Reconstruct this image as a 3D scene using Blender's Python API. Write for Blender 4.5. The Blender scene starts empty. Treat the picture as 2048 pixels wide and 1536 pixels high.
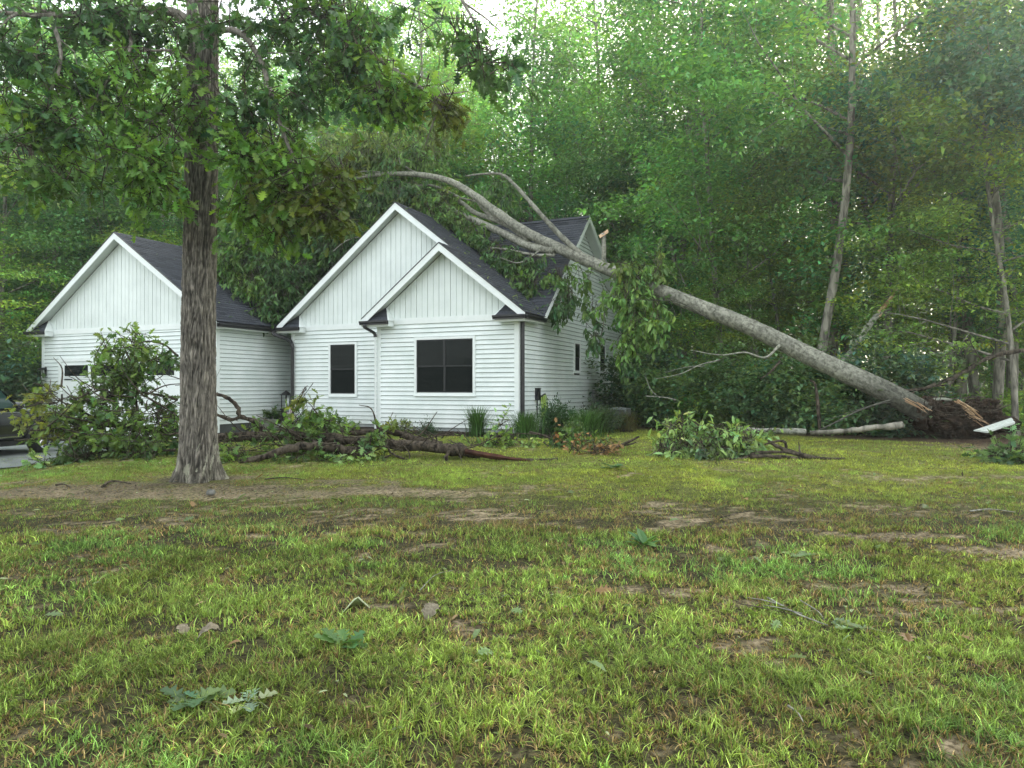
import bpy, math, random
import numpy as np
from mathutils import Vector, Matrix
SC = bpy.context.scene
COL = SC.collection
R = math.radians

# ------------------------------------------------------------------ camera, sky, sun, exposure
F, CX, HY, CH = 1422.5, 1024.0, 774.4, 1.55
cd = bpy.data.cameras.new('camera'); cam = bpy.data.objects.new('camera', cd); COL.objects.link(cam)
cd.sensor_width = 36; cd.lens = 36 * F / 2048; cd.clip_end = 2000; cd.clip_start = .05
cam.location = (0, 0, CH); cam.rotation_euler = (R(90) + math.atan((HY - 768) / F), 0, 0)
SC.camera = cam
SUN_AZ, SUN_EL = 34.0, 33.0          # degrees right of +Y, above the horizon
w = bpy.data.worlds.new('World'); SC.world = w; w.use_nodes = True
nt = w.node_tree; bg = nt.nodes['Background']
sk = nt.nodes.new('ShaderNodeTexSky'); sk.sky_type = 'NISHITA'; sk.sun_disc = False
sk.sun_elevation = R(SUN_EL); sk.sun_rotation = R(SUN_AZ)
sk.air_density = 1.0; sk.dust_density = 5.0; sk.ozone_density = 1.0
mx = nt.nodes.new('ShaderNodeMix'); mx.data_type = 'RGBA'; mx.inputs[0].default_value = .52
mx.inputs[7].default_value = (6.9, 7.0, 6.75, 1)       # high thin overcast over the clear sky
nt.links.new(sk.outputs[0], mx.inputs[6]); nt.links.new(mx.outputs[2], bg.inputs[0])
bg.inputs[1].default_value = .15
sl = bpy.data.lights.new('sun', 'SUN'); so = bpy.data.objects.new('sun', sl); COL.objects.link(so)
sl.energy = 4.5; sl.angle = R(10); sl.color = (1, .93, .8)
so.rotation_euler = (R(90 - SUN_EL), 0, R(180 - SUN_AZ) + math.pi * 0)
_d = Vector((math.sin(R(SUN_AZ)) * math.cos(R(SUN_EL)), math.cos(R(SUN_AZ)) * math.cos(R(SUN_EL)), math.sin(R(SUN_EL))))
so.rotation_euler = _d.to_track_quat('Z', 'Y').to_euler()
SC.view_settings.view_transform = 'Standard'; SC.view_settings.look = 'None'
SC.view_settings.exposure = 1.68; SC.view_settings.gamma = 1; SC.view_settings.use_curve_mapping = False
SC.render.engine = 'CYCLES'
SC.cycles.max_bounces = 6; SC.cycles.transparent_max_bounces = 4; SC.cycles.use_denoising = True
SC.cycles.use_adaptive_sampling = True; SC.cycles.adaptive_threshold = .02

# ------------------------------------------------------------------ numeric helpers
rng = np.random.default_rng(7)
_H = np.random.default_rng(3).random((256, 256))
def vnoise(x, y):
    xi = np.floor(x).astype(int); yi = np.floor(y).astype(int); fx = x - xi; fy = y - yi
    fx = fx * fx * (3 - 2 * fx); fy = fy * fy * (3 - 2 * fy)
    a = _H[xi % 256, yi % 256]; b = _H[(xi + 1) % 256, yi % 256]; c = _H[xi % 256, (yi + 1) % 256]; d = _H[(xi + 1) % 256, (yi + 1) % 256]
    return (a * (1 - fx) + b * fx) * (1 - fy) + (c * (1 - fx) + d * fx) * fy
def fbm(x, y, o=4):
    s = 0; a = .5; t = 0
    for i in range(o):
        s = s + a * vnoise(x * 2 ** i + 17 * i, y * 2 ** i + 31 * i); t += a; a *= .55
    return s / t
def sm(x, a, b):
    t = np.clip((x - a) / (b - a), 0, 1); return t * t * (3 - 2 * t)
def terr(x, y):
    x = np.asarray(x, float); y = np.asarray(y, float)
    g = sm(y, 4, 16) * (-.06 + .34 * sm(x, -10.5, -6.5))
    g = g + .05 * (fbm(x * .35, y * .35, 3) - .5) * sm(y, 1, 5)
    g = g + .03 * sm(y, 30, 90) * (y - 30) * .3
    return g
def at(px, py, Y): return np.array([(px - CX) / F * Y, Y, CH - (py - HY) / F * Y])
def gnd(px, py, up=0.0):
    Y = 10.0
    for _ in range(30):
        z = float(terr((px - CX) / F * Y, Y)) + up
        Y = .5 * Y + .5 * min(max((CH - z) * F / (py - HY), 1.5), 60)
    return at(px, py, Y)
def onfloor(px, Y, up=0.0):
    X = (px - CX) / F * Y; return np.array([X, Y, float(terr(X, Y)) + up])
def nrm(v): v = np.asarray(v, float); return v / (np.linalg.norm(v) + 1e-9)

# ------------------------------------------------------------------ object helpers
def link(name, me, mat=None, parent=None, loc=None, rz=None, kind=None):
    o = bpy.data.objects.new(name, me); COL.objects.link(o)
    if mat and me is not None and not me.materials: me.materials.append(mat)
    if parent: o.parent = parent
    if loc is not None: o.location = loc
    if rz is not None: o.rotation_euler = (0, 0, rz)
    if kind: o['kind'] = kind
    return o
def tag(o, label, cat, group=None, kind=None):
    o['label'] = label; o['category'] = cat
    if group: o['group'] = group
    if kind: o['kind'] = kind
    return o
def empty(name, loc=(0, 0, 0), rz=0, label=None, cat=None, group=None):
    o = bpy.data.objects.new(name, None); COL.objects.link(o); o.empty_display_size = .2
    o.location = loc; o.rotation_euler = (0, 0, rz)
    if label: tag(o, label, cat, group)
    return o
def npmesh(name, V, faces, mat=None, col=None, smooth=False):
    """V (n,3); faces: list of (m,k) int arrays; col: (n,3) per vertex colour."""
    me = bpy.data.meshes.new(name); V = np.asarray(V, np.float32)
    faces = [np.asarray(f, np.int32) for f in faces if len(f)]
    loops = np.concatenate([f.ravel() for f in faces]); tot = np.concatenate([np.full(len(f), f.shape[1], np.int32) for f in faces])
    st = np.concatenate([[0], np.cumsum(tot)[:-1]]).astype(np.int32)
    me.vertices.add(len(V)); me.vertices.foreach_set('co', V.ravel())
    me.loops.add(len(loops)); me.loops.foreach_set('vertex_index', loops)
    me.polygons.add(len(tot)); me.polygons.foreach_set('loop_start', st); me.polygons.foreach_set('loop_total', tot)
    me.polygons.foreach_set('use_smooth', np.full(len(tot), bool(smooth)))
    if col is not None:
        a = me.color_attributes.new('tint', 'FLOAT_COLOR', 'POINT')
        a.data.foreach_set('color', np.c_[np.asarray(col, np.float32), np.ones(len(V), np.float32)].ravel())
    me.update(calc_edges=True); me.validate()
    if mat: me.materials.append(mat)
    return me
class MB:
    """collects pieces for one mesh"""
    def __init__(s): s.v = []; s.f = []; s.c = []; s.n = 0
    def add(s, V, faces, col=None):
        V = np.asarray(V, float).reshape(-1, 3)
        for f in faces:
            f = np.asarray(f); s.f.append((f if f.ndim == 2 else f[None, :]) + s.n)
        s.v.append(V); s.c.append(np.broadcast_to(np.array(col if col is not None else (1, 1, 1), float), V.shape)); s.n += len(V)
        return s
    def box(s, lo, hi, col=None):
        (a, b, c), (d, e, f) = lo, hi
        V = [(a, b, c), (d, b, c), (d, e, c), (a, e, c), (a, b, f), (d, b, f), (d, e, f), (a, e, f)]
        return s.add(V, [np.array([(0, 3, 2, 1), (4, 5, 6, 7), (0, 1, 5, 4), (1, 2, 6, 5), (2, 3, 7, 6), (3, 0, 4, 7)])], col)
    def hexa(s, V, col=None):      # 8 verts, bottom 0-3, top 4-7
        return s.add(V, [np.array([(0, 3, 2, 1), (4, 5, 6, 7), (0, 1, 5, 4), (1, 2, 6, 5), (2, 3, 7, 6), (3, 0, 4, 7)])], col)
    def tube(s, pts, rad, n=8, col=None, cap=True, wob=0, rg=None):
        pts = np.asarray(pts, float); m = len(pts); rad = np.broadcast_to(np.asarray(rad, float), (m,))
        tg = np.gradient(pts, axis=0); tg /= (np.linalg.norm(tg, axis=1)[:, None] + 1e-9)
        up = np.array([0, 0, 1.]) if abs(tg[0][2]) < .9 else np.array([1., 0, 0])
        N = []; x = nrm(np.cross(up, tg[0]))
        for i in range(m):
            x = nrm(x - tg[i] * np.dot(x, tg[i])); N.append(x)
        N = np.array(N); B = np.cross(tg, N)
        a = np.arange(n) / n * 2 * np.pi
        rr = rad[:, None] * np.ones(n)
        if wob: rr = rr * (1 + wob * ((rg or rng).random((m, n)) - .5))
        V = pts[:, None, :] + rr[:, :, None] * (np.cos(a)[None, :, None] * N[:, None, :] + np.sin(a)[None, :, None] * B[:, None, :])
        i = np.arange(m - 1)[:, None] * n; j = np.arange(n)[None, :]; k = (j + 1) % n
        q = np.stack([i + j, i + k, i + n + k, i + n + j], -1).reshape(-1, 4)
        fs = [q]
        if cap: fs += [np.arange(n)[::-1][None, :], (np.arange(n) + (m - 1) * n)[None, :]]
        return s.add(V.reshape(-1, 3), fs, col)
    def mesh(s, name, mat=None, smooth=False, col=False):
        by = {}
        for f in s.f: by.setdefault(f.shape[1], []).append(f)
        return npmesh(name, np.concatenate(s.v), [np.concatenate(b) for b in by.values()], mat, np.concatenate(s.c) if col else None, smooth)
    def obj(s, name, mat, parent=None, smooth=False, col=False, **k):
        return link(name, s.mesh(name, mat, smooth, col), None, parent, **k)
def smooth_path(P, n=6):
    P = np.asarray(P, float); Q = np.vstack([2 * P[0] - P[1], P, 2 * P[-1] - P[-2]]); out = []
    for i in range(1, len(Q) - 2):
        for t in np.arange(n) / n:
            a, b, c, d = Q[i - 1:i + 3]
            out.append(.5 * (2 * b + (c - a) * t + (2 * a - 5 * b + 4 * c - d) * t * t + (3 * b - a - 3 * c + d) * t ** 3))
    out.append(Q[-2]); return np.array(out)

# ------------------------------------------------------------------ materials
def mat_new(name):
    m = bpy.data.materials.new(name); m.use_nodes = True; return m, m.node_tree, m.node_tree.nodes['Principled BSDF']
def mat_noise(name, c1, c2, scale=8, rough=.8, bump=0, bscale=None, spec=.3, metal=0, stretch=None, attr=False, detail=6, contrast=(.35, .65), coat=0):
    m, t, p = mat_new(name); N = t.nodes.new; L = t.links.new
    tc = N('ShaderNodeTexCoord'); mp = N('ShaderNodeMapping'); L(tc.outputs['Object'], mp.inputs[0])
    if stretch: mp.inputs['Scale'].default_value = stretch
    n = N('ShaderNodeTexNoise'); n.inputs['Scale'].default_value = scale; n.inputs['Detail'].default_value = detail; n.inputs['Roughness'].default_value = .6
    L(mp.outputs[0], n.inputs[0])
    r = N('ShaderNodeValToRGB'); r.color_ramp.elements[0].position = contrast[0]; r.color_ramp.elements[1].position = contrast[1]
    r.color_ramp.elements[0].color = (*c1, 1); r.color_ramp.elements[1].color = (*c2, 1); L(n.outputs[0], r.inputs[0])
    out = r.outputs[0]
    if attr:
        a = N('ShaderNodeAttribute'); a.attribute_name = 'tint'; mu = N('ShaderNodeMix'); mu.data_type = 'RGBA'; mu.blend_type = 'MULTIPLY'
        mu.inputs[0].default_value = 1; L(out, mu.inputs[6]); L(a.outputs['Color'], mu.inputs[7]); out = mu.outputs[2]
    L(out, p.inputs['Base Color'])
    p.inputs['Roughness'].default_value = rough; p.inputs['Specular IOR Level'].default_value = spec; p.inputs['Metallic'].default_value = metal
    p.inputs['Coat Weight'].default_value = coat
    if bump:
        n2 = N('ShaderNodeTexNoise'); n2.inputs['Scale'].default_value = bscale or scale * 3; n2.inputs['Detail'].default_value = 5; L(mp.outputs[0], n2.inputs[0])
        b = N('ShaderNodeBump'); b.inputs['Strength'].default_value = bump; b.inputs['Distance'].default_value = .02
        L(n2.outputs[0], b.inputs['Height']); L(b.outputs[0], p.inputs['Normal'])
    return m
def mat_leaf(name, trans=.35, rough=.5, spec=.35, gain=(1, 1, 1), vary=False):
    m, t, p = mat_new(name); N = t.nodes.new; L = t.links.new
    a = N('ShaderNodeAttribute'); a.attribute_name = 'tint'
    mu = N('ShaderNodeMix'); mu.data_type = 'RGBA'; mu.blend_type = 'MULTIPLY'; mu.inputs[0].default_value = 1; mu.inputs[7].default_value = (*gain, 1)
    L(a.outputs['Color'], mu.inputs[6]); L(mu.outputs[2], p.inputs['Base Color'])
    if vary:
        oi = N('ShaderNodeObjectInfo'); cr = N('ShaderNodeValToRGB'); e = cr.color_ramp.elements
        e[0].color = (.62, .66, .72, 1); e[1].color = (1.2, 1.22, 1.05, 1); k = cr.color_ramp.elements.new(.5); k.color = (1.02, 1.05, .9, 1)
        L(oi.outputs['Random'], cr.inputs[0]); m5 = N('ShaderNodeMix'); m5.data_type = 'RGBA'; m5.blend_type = 'MULTIPLY'; m5.inputs[0].default_value = 1
        L(mu.outputs[2], m5.inputs[6]); L(cr.outputs[0], m5.inputs[7]); mu = m5; L(mu.outputs[2], p.inputs['Base Color'])
    p.inputs['Roughness'].default_value = rough; p.inputs['Specular IOR Level'].default_value = spec
    tr = N('ShaderNodeBsdfTranslucent'); m2 = N('ShaderNodeMix'); m2.data_type = 'RGBA'; m2.blend_type = 'MULTIPLY'; m2.inputs[0].default_value = 1
    m2.inputs[7].default_value = (1.5, 1.5, .7, 1); L(mu.outputs[2], m2.inputs[6]); L(m2.outputs[2], tr.inputs[0])
    ms = N('ShaderNodeMixShader'); ms.inputs[0].default_value = trans
    L(p.outputs[0], ms.inputs[1]); L(tr.outputs[0], ms.inputs[2]); L(ms.outputs[0], t.nodes['Material Output'].inputs[0])
    return m
def mat_bark(name, dark, light, sc=5, zs=.18, bump=.8, dist=.03):
    m, t, p = mat_new(name); N = t.nodes.new; L = t.links.new
    tc = N('ShaderNodeTexCoord'); mp = N('ShaderNodeMapping'); mp.inputs['Scale'].default_value = (1, 1, zs); L(tc.outputs['Object'], mp.inputs[0])
    n = N('ShaderNodeTexNoise'); n.inputs['Scale'].default_value = sc; n.inputs['Detail'].default_value = 7; n.inputs['Distortion'].default_value = .6; L(mp.outputs[0], n.inputs[0])
    n3 = N('ShaderNodeTexNoise'); n3.inputs['Scale'].default_value = sc * .25; n3.inputs['Detail'].default_value = 3; L(tc.outputs['Object'], n3.inputs[0])
    r = N('ShaderNodeValToRGB'); r.color_ramp.elements[0].position = .36; r.color_ramp.elements[1].position = .6
    r.color_ramp.elements[0].color = (*dark, 1); r.color_ramp.elements[1].color = (*light, 1); L(n.outputs[0], r.inputs[0])
    mu = N('ShaderNodeMix'); mu.data_type = 'RGBA'; mu.blend_type = 'MULTIPLY'; mu.inputs[0].default_value = .6
    r2 = N('ShaderNodeValToRGB'); r2.color_ramp.elements[0].position = .3; r2.color_ramp.elements[1].position = .7
    r2.color_ramp.elements[0].color = (.5, .5, .48, 1); r2.color_ramp.elements[1].color = (1.1, 1.1, 1.05, 1); L(n3.outputs[0], r2.inputs[0])
    L(r.outputs[0], mu.inputs[6]); L(r2.outputs[0], mu.inputs[7]); 
    a = N('ShaderNodeAttribute'); a.attribute_name = 'tint'; m3 = N('ShaderNodeMix'); m3.data_type = 'RGBA'; m3.blend_type = 'MULTIPLY'; m3.inputs[0].default_value = 1
    L(mu.outputs[2], m3.inputs[6]); L(a.outputs['Color'], m3.inputs[7]); L(m3.outputs[2], p.inputs['Base Color'])
    p.inputs['Roughness'].default_value = .9; p.inputs['Specular IOR Level'].default_value = .15
    b = N('ShaderNodeBump'); b.inputs['Strength'].default_value = bump; b.inputs['Distance'].default_value = dist
    L(n.outputs[0], b.inputs['Height']); L(b.outputs[0], p.inputs['Normal'])
    return m
def mat_plain(name, c, rough=.5, spec=.4, metal=0, coat=0):
    m, t, p = mat_new(name); p.inputs['Base Color'].default_value = (*c, 1); p.inputs['Roughness'].default_value = rough
    p.inputs['Specular IOR Level'].default_value = spec; p.inputs['Metallic'].default_value = metal; p.inputs['Coat Weight'].default_value = coat
    return m
def splash(m):
    t = m.node_tree; N = t.nodes.new; L = t.links.new; p = t.nodes['Principled BSDF']; src = p.inputs['Base Color'].links[0].from_socket
    tc = N('ShaderNodeTexCoord'); sx = N('ShaderNodeSeparateXYZ'); L(tc.outputs['Object'], sx.inputs[0]); mr = N('ShaderNodeMapRange')
    mr.inputs[1].default_value = .4; mr.inputs[2].default_value = 1.15; mr.inputs[3].default_value = .62; mr.inputs[4].default_value = 0; L(sx.outputs[2], mr.inputs[0])
    n = N('ShaderNodeTexNoise'); n.inputs['Scale'].default_value = 2.2; n.inputs['Detail'].default_value = 8; L(tc.outputs['Object'], n.inputs[0])
    mu = N('ShaderNodeMath'); mu.operation = 'MULTIPLY'; L(mr.outputs[0], mu.inputs[0]); L(n.outputs[0], mu.inputs[1])
    mx_ = N('ShaderNodeMix'); mx_.data_type = 'RGBA'; mx_.inputs[7].default_value = (.27, .27, .19, 1); L(mu.outputs[0], mx_.inputs[0]); L(src, mx_.inputs[6]); L(mx_.outputs[2], p.inputs['Base Color']); return m
M = dict(
    siding=mat_noise('white_vinyl', (.67, .74, .71), (.79, .84, .82), 1.3, .45, .06, 40, .4),
    board=mat_noise('white_board', (.68, .74, .71), (.78, .84, .81), 1.1, .5, .08, 30, .35),
    trim=mat_noise('white_trim', (.74, .79, .77), (.82, .86, .84), 2, .4, 0, None, .4),
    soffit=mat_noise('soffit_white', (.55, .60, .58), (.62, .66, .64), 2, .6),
    under=mat_noise('shadow_dark_sheathing', (.05, .055, .055), (.08, .085, .085), 3, .9),  # backing darkened so the gaps between planks read as lap shadow lines
    found=mat_noise('concrete_foundation', (.30, .33, .32), (.44, .46, .44), 5, .9, .4, 40, .2),
    shingle=mat_noise('charcoal_shingle', (.026, .03, .038), (.06, .066, .078), 30, .9, .5, 150, .25, attr=True),
    roofbase=mat_noise('roof_felt', (.02, .02, .025), (.03, .03, .035), 10, .95),
    black=mat_noise('black_metal', (.008, .008, .010), (.016, .016, .018), 6, .4, 0, None, .5),
    sash=mat_plain('black_sash', (.012, .013, .014), .45),
    glass=mat_plain('dark_glass', (.006, .010, .010), .10, .12),
    screen=mat_noise('insect_screen', (.007, .010, .010), (.012, .015, .014), 60, .8, 0, None, .05),
    bark_oak=mat_bark('oak_bark', (.13, .12, .10), (.28, .255, .22), 30, .3, .6, .02),
    bark_pale=mat_bark('pale_grey_bark', (.15, .15, .125), (.36, .36, .31), 14, .8, .6, .02),
    bark_wood=mat_bark('woods_bark', (.09, .085, .07), (.33, .31, .26), 8, .25, .6, .03),
    bark_dark=mat_bark('damp_dark_bark', (.014, .011, .009), (.11, .09, .068), 16, .4, 1.0, .04),
    wood=mat_noise('torn_wood', (.30, .17, .09), (.60, .44, .27), 6, .8, .5, 30, .2, stretch=(1, 1, .15)),
    redwood=mat_noise('split_heartwood', (.03, .012, .009), (.09, .04, .025), 6, .8, .6, 30, .2),
    leaf=mat_leaf('leaf', .35, .48, .4),
    leaf_far=mat_leaf('woods_leaf', .42, .48, .35, (1.5, 1.4, 1.6), True),
    grass=mat_leaf('grass_blade', .3, .7, .12),
    dry=mat_leaf('dry_leaf', .1, .8, .1),
    soil=mat_noise('dark_soil', (.012, .008, .006), (.055, .037, .025), 7, .95, 1.0, 25, .1),
    mulch=mat_noise('dark_mulch', (.012, .010, .008), (.06, .045, .035), 30, .95, 1.0, 60, .1),
)

# ------------------------------------------------------------------ leaves
def leaf_shape(kind):
    if kind == 'oak':
        u = [(.0, 0), (.12, .03), (.2, .19), (.31, .08), (.42, .34), (.52, .11), (.68, .37), (.76, .12), (.9, .19), (1, 0)]
        V = [(x, y, .35 * y) for x, y in u] + [(x, -y, .35 * y) for x, y in u[1:-1]]
        n = len(u); up = list(range(n)); dn = [0] + list(range(n, n + n - 2)) + [n - 1]
        return np.array(V), [np.array([up[::-1]]), np.array([dn])]
    if kind == 'long':
        V = [(0, 0, 0), (.3, .17, .08), (.68, .15, .02), (1, 0, -.12), (.3, -.17, .08), (.68, -.15, .02), (.35, 0, 0), (.7, 0, -.03)]
        return np.array(V), [np.array([(0, 6, 1)]), np.array([(0, 4, 6)]), np.array([(6, 7, 2, 1), (4, 5, 7, 6)]), np.array([(7, 3, 2)]), np.array([(5, 3, 7)])]
    V = [(0, 0, 0), (.45, .3, .1), (1, 0, -.05), (.45, -.3, .1)]
    return np.array(V), [np.array([(0, 2, 1), (0, 3, 2)])]
def leaves(mb, P, D, size, cols, kind='far', rg=rng, flat=.5):
    """P anchor points (n,3), D growing directions (n,3), sizes, cols (n,3)"""
    n = len(P)
    if not n: return
    S, faces = leaf_shape(kind)
    T = D / (np.linalg.norm(D, axis=1)[:, None] + 1e-9)
    U = rg.normal(0, 1, (n, 3)) * (1 - flat) + np.array([0, 0, 1.]) * flat * 2
    B = np.cross(U, T); B /= (np.linalg.norm(B, axis=1)[:, None] + 1e-9); N = np.cross(T, B)
    sz = np.broadcast_to(size, (n,))[:, None, None]
    V = P[:, None, :] + sz * (S[None, :, 0:1] * T[:, None, :] + S[None, :, 1:2] * B[:, None, :] + S[None, :, 2:3] * N[:, None, :])
    k = len(S); off = (np.arange(n) * k)[:, None, None]
    fs = [(f[None] + off).reshape(-1, f.shape[1]) for f in faces]
    C = np.repeat(cols, k, axis=0)
    mb.v.append(V.reshape(-1, 3)); mb.c.append(C)
    for f in fs: mb.f.append(f + mb.n)
    mb.n += n * k
def palette(n, base, var=.35, warm=.3, rg=rng, clump=None):
    b = np.array(base)[None, :] * np.exp(rg.normal(0, var, (n, 1)))
    h = rg.normal(0, warm, (n, 1)) if clump is None else clump
    return np.clip(b * np.c_[1 + .55 * h, 1 + .12 * h, 1 - .4 * h], .004, .6)
def clump(mbl, mbt, c, rad, n, size, base, kind='long', droop=.4, twig=.35, per=9, rg=rng, out=.5, var=.3):
    """leafy twigs filling an ellipsoid; irregular because the twig bases come in sub-clusters"""
    m = max(2, n // per); k = max(2, m // 5)
    def ball(q):
        v = rg.normal(0, 1, (q, 3)); v /= np.linalg.norm(v, axis=1)[:, None]; return v * (rg.random((q, 1)) ** .45)
    sub = ball(k) ; b = sub[rg.integers(0, k, m)] + rg.normal(0, .2, (m, 3))
    c = np.asarray(c, float); rad = np.asarray(rad, float)
    A = c + b * rad
    d = b * out + rg.normal(0, .5, (m, 3)); d[:, 2] -= droop; d /= np.linalg.norm(d, axis=1)[:, None]
    tl = twig * (.6 + .8 * rg.random(m))
    if mbt is not None:
        for i in range(0, m):
            e = A[i] + d[i] * tl[i] * .5 + np.array([0, 0, .02]); mbt.tube([A[i] - d[i] * tl[i] * .7, e, A[i] + d[i] * tl[i]], [.008, .006, .003], 3, cap=False)
    t = np.linspace(.1, 1, per)
    P = A[:, None, :] + d[:, None, :] * (tl[:, None] * t)[:, :, None]
    hue = np.repeat(rg.normal(0, .2, m), per)[:, None] + rg.normal(0, .15, (m * per, 1))
    P = P.reshape(-1, 3) + rg.normal(0, .02, (m * per, 3))
    D = np.repeat(d, per, axis=0) * .6 + rg.normal(0, .6, (m * per, 3)); D[:, 2] -= droop
    leaves(mbl, P, D, size * (.65 + .6 * rg.random(m * per)), palette(m * per, base, var, rg=rg, clump=hue), kind, rg)

# ------------------------------------------------------------------ ground: lawn, bare patches, woods floor
def ell(x, y, cx, cy, rx, ry): return np.exp(-(((x - cx) / rx) ** 2 + ((y - cy) / ry) ** 2) * 1.2)
def wood_edge(x):       # y at which the mown lawn ends
    x = np.asarray(x, float)
    return np.where(x > 2.5, np.interp(x, [2.5, 4.2, 6.6, 8.8, 10.5, 14, 30], [24, 20.8, 18.6, 17.0, 15.8, 15.6, 16.]), 60.)
def bare(x, y):
    n = fbm(x * 1.1 + 5, y * 1.7 + 2, 5); n2 = fbm(x * 3.1 + 50, y * 4.3, 3)
    b = 1.2 * ell(x, y, -4.73, 10.7, 1.0, .6) + 1.25 * ell(x, y, -5.6, 9.85, 4.4, .9) + .9 * ell(x, y, -1.9, 9.6, 1.6, .45) + .38 * ell(x, y, .5, 8.2, 4.5, .6)
    b = b + .75 * ell(x, y, 3.7, 7.15, .7, .2) + .95 * ell(x, y, 4.9, 6.5, .8, .4) + .85 * ell(x, y, 2.6, 5.55, .5, .16) + .8 * ell(x, y, 1.4, 4.25, .28, .45)
    b = b + .6 * ell(x, y, 7.2, 10.8, 2.4, .45) + .3 * ell(x, y, 3.5, 8.1, 2.2, .7) + .5 * ell(x, y, 2.0, 13.4, 2.0, .25) + 1.5 * ell(x, y, 11.2, 15.2, 2.2, .8)
    b = b + .45 * ell(x, y, -.5, 4.7, .4, .15) + .45 * ell(x, y, -2.0, 4.4, .5, .15) + .4 * ell(x, y, -3.5, 6.1, .8, .25)
    n4 = fbm(x * 9 + 3, y * 14 + 8, 3)
    return b * .8 + (n - .5) * 1.5 + (n2 - .5) * 1.0 + (n4 - .5) * 1.5
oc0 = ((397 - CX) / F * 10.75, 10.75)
def ground():
    xs = np.unique(np.concatenate([np.linspace(-170, -18, 30), np.arange(-18, 18.01, .09), np.linspace(18, 170, 30)]))
    ys = np.unique(np.concatenate([np.linspace(-25, 1.5, 10), np.arange(1.5, 20, .07), np.linspace(20, 40, 60), np.linspace(40, 260, 40)]))
    X, Y = np.meshgrid(xs, ys); Z = terr(X, Y)
    near = sm(Y, 26, 20); Z = Z + near * .03 * (fbm(X * 4, Y * 4, 3) - .5)
    we = wood_edge(X); inw = sm(Y - we, -.3, .5)
    Z = Z + inw * .12 * (fbm(X * 1.3, Y * 1.3, 3) - .3)
    b = bare(X, Y); bm = sm(b, .36, .85) * np.clip(.35 + 1.1 * fbm(X * 7 + 30, Y * 12, 3), 0, 1)
    n = fbm(X * 6, Y * 6, 4)[..., None]; n3 = fbm(X * .9 + 9, Y * .9, 3)[..., None]
    tan = np.array([.30, .245, .165]) * (.6 + .8 * n); thatch = np.array([.055, .044, .026]) * (.45 + 1.1 * n)
    green = np.array([.030, .040, .012]) * (.5 + n)
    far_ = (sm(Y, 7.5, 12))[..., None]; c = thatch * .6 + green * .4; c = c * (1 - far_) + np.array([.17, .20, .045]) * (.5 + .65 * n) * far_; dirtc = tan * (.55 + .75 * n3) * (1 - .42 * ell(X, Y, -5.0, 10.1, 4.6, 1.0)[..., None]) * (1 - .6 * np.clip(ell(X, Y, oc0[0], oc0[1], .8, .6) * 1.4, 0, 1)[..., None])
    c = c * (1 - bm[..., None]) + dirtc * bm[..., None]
    lit = np.array([.055, .040, .024]) * (.4 + 1.2 * n)
    left = sm(X, -7, -11) * sm(Y, 30, 34)
    k = np.clip(inw + left, 0, 1)[..., None]; c = c * (1 - k) + lit * k
    so_ = np.clip(ell(X, Y, 11.6, 16.2, 2.6, 1.6) * 1.3, 0, 1)[..., None]; c = c * (1 - so_) + np.array([.085, .058, .04]) * (.5 + n) * so_
    h, wd = X.shape; i = (np.arange(h - 1)[:, None] * wd + np.arange(wd - 1)[None, :])
    q = np.stack([i, i + 1, i + wd + 1, i + wd], -1).reshape(-1, 4)
    m = mat_noise('ground_soil', (.22, .20, .17), (1.35, 1.35, 1.32), 26, .95, 1.0, 90, .12, attr=True, detail=10, contrast=(.36, .58))
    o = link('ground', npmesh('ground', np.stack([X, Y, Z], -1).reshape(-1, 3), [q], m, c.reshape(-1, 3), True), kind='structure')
ground()
# driveway in front of the garage, at left
def driveway():
    mb = MB(); xs = np.linspace(-16.6, -9.6, 24); ys = np.linspace(13.6, 21.4, 24); X, Y = np.meshgrid(xs, ys)
    X = X - .35 * (Y - 21) * .4 - .9
    Z = terr(X, Y) + .03; i = (np.arange(23)[:, None] * 24 + np.arange(23)[None, :])
    q = np.stack([i, i + 1, i + 25, i + 24], -1).reshape(-1, 4)
    mb.add(np.stack([X, Y, Z], -1).reshape(-1, 3), [q])
    mb.obj('driveway', mat_noise('pale_concrete', (.13, .15, .145), (.20, .22, .21), 3, .85, .3, 30, .2), kind='structure', smooth=True)
driveway()

# ------------------------------------------------------------------ the house (local frame: x = -s along the front, y = depth)
YAW = 24.10
house = empty('house', (.158, 18.901, 0), R(-YAW), 'white farmhouse style house with charcoal gable roofs and attached garage, under the fallen tree', 'house')
HM = Matrix.Translation(house.location) @ Matrix.Rotation(R(-YAW), 4, 'Z')
def HW(s, t, z): return np.array(HM @ Vector((-s, t, z)))       # house point -> world
EZ, BZ, MS = 3.506, .43, .78
S1, S2, T2 = 4.429, 8.264, .759
TF, TB, TA, RZ = 1.37, 10.8, 5.10, 7.185
G0, G1, TG, MG = 17.318, 9.238, -1.453, .679
OV = .35
WT = EZ - .16                                    # top of the siding, under the frieze
splash(M['siding'])
def course_mesh(a0, b0, a1, b1, z0, z1, O, U, N, t0=.036, t1=.004):
    O, U, N = map(np.asarray, (O, U, N)); Zv = np.array([0, 0, 1.])
    p = lambda u, d, z: O + U * u + N * d + Zv * z
    return [p(a0, 0, z0), p(b0, 0, z0), p(b0, t0, z0), p(a0, t0, z0), p(a1, 0, z1), p(b1, 0, z1), p(b1, t1, z1), p(a1, t1, z1)]
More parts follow.
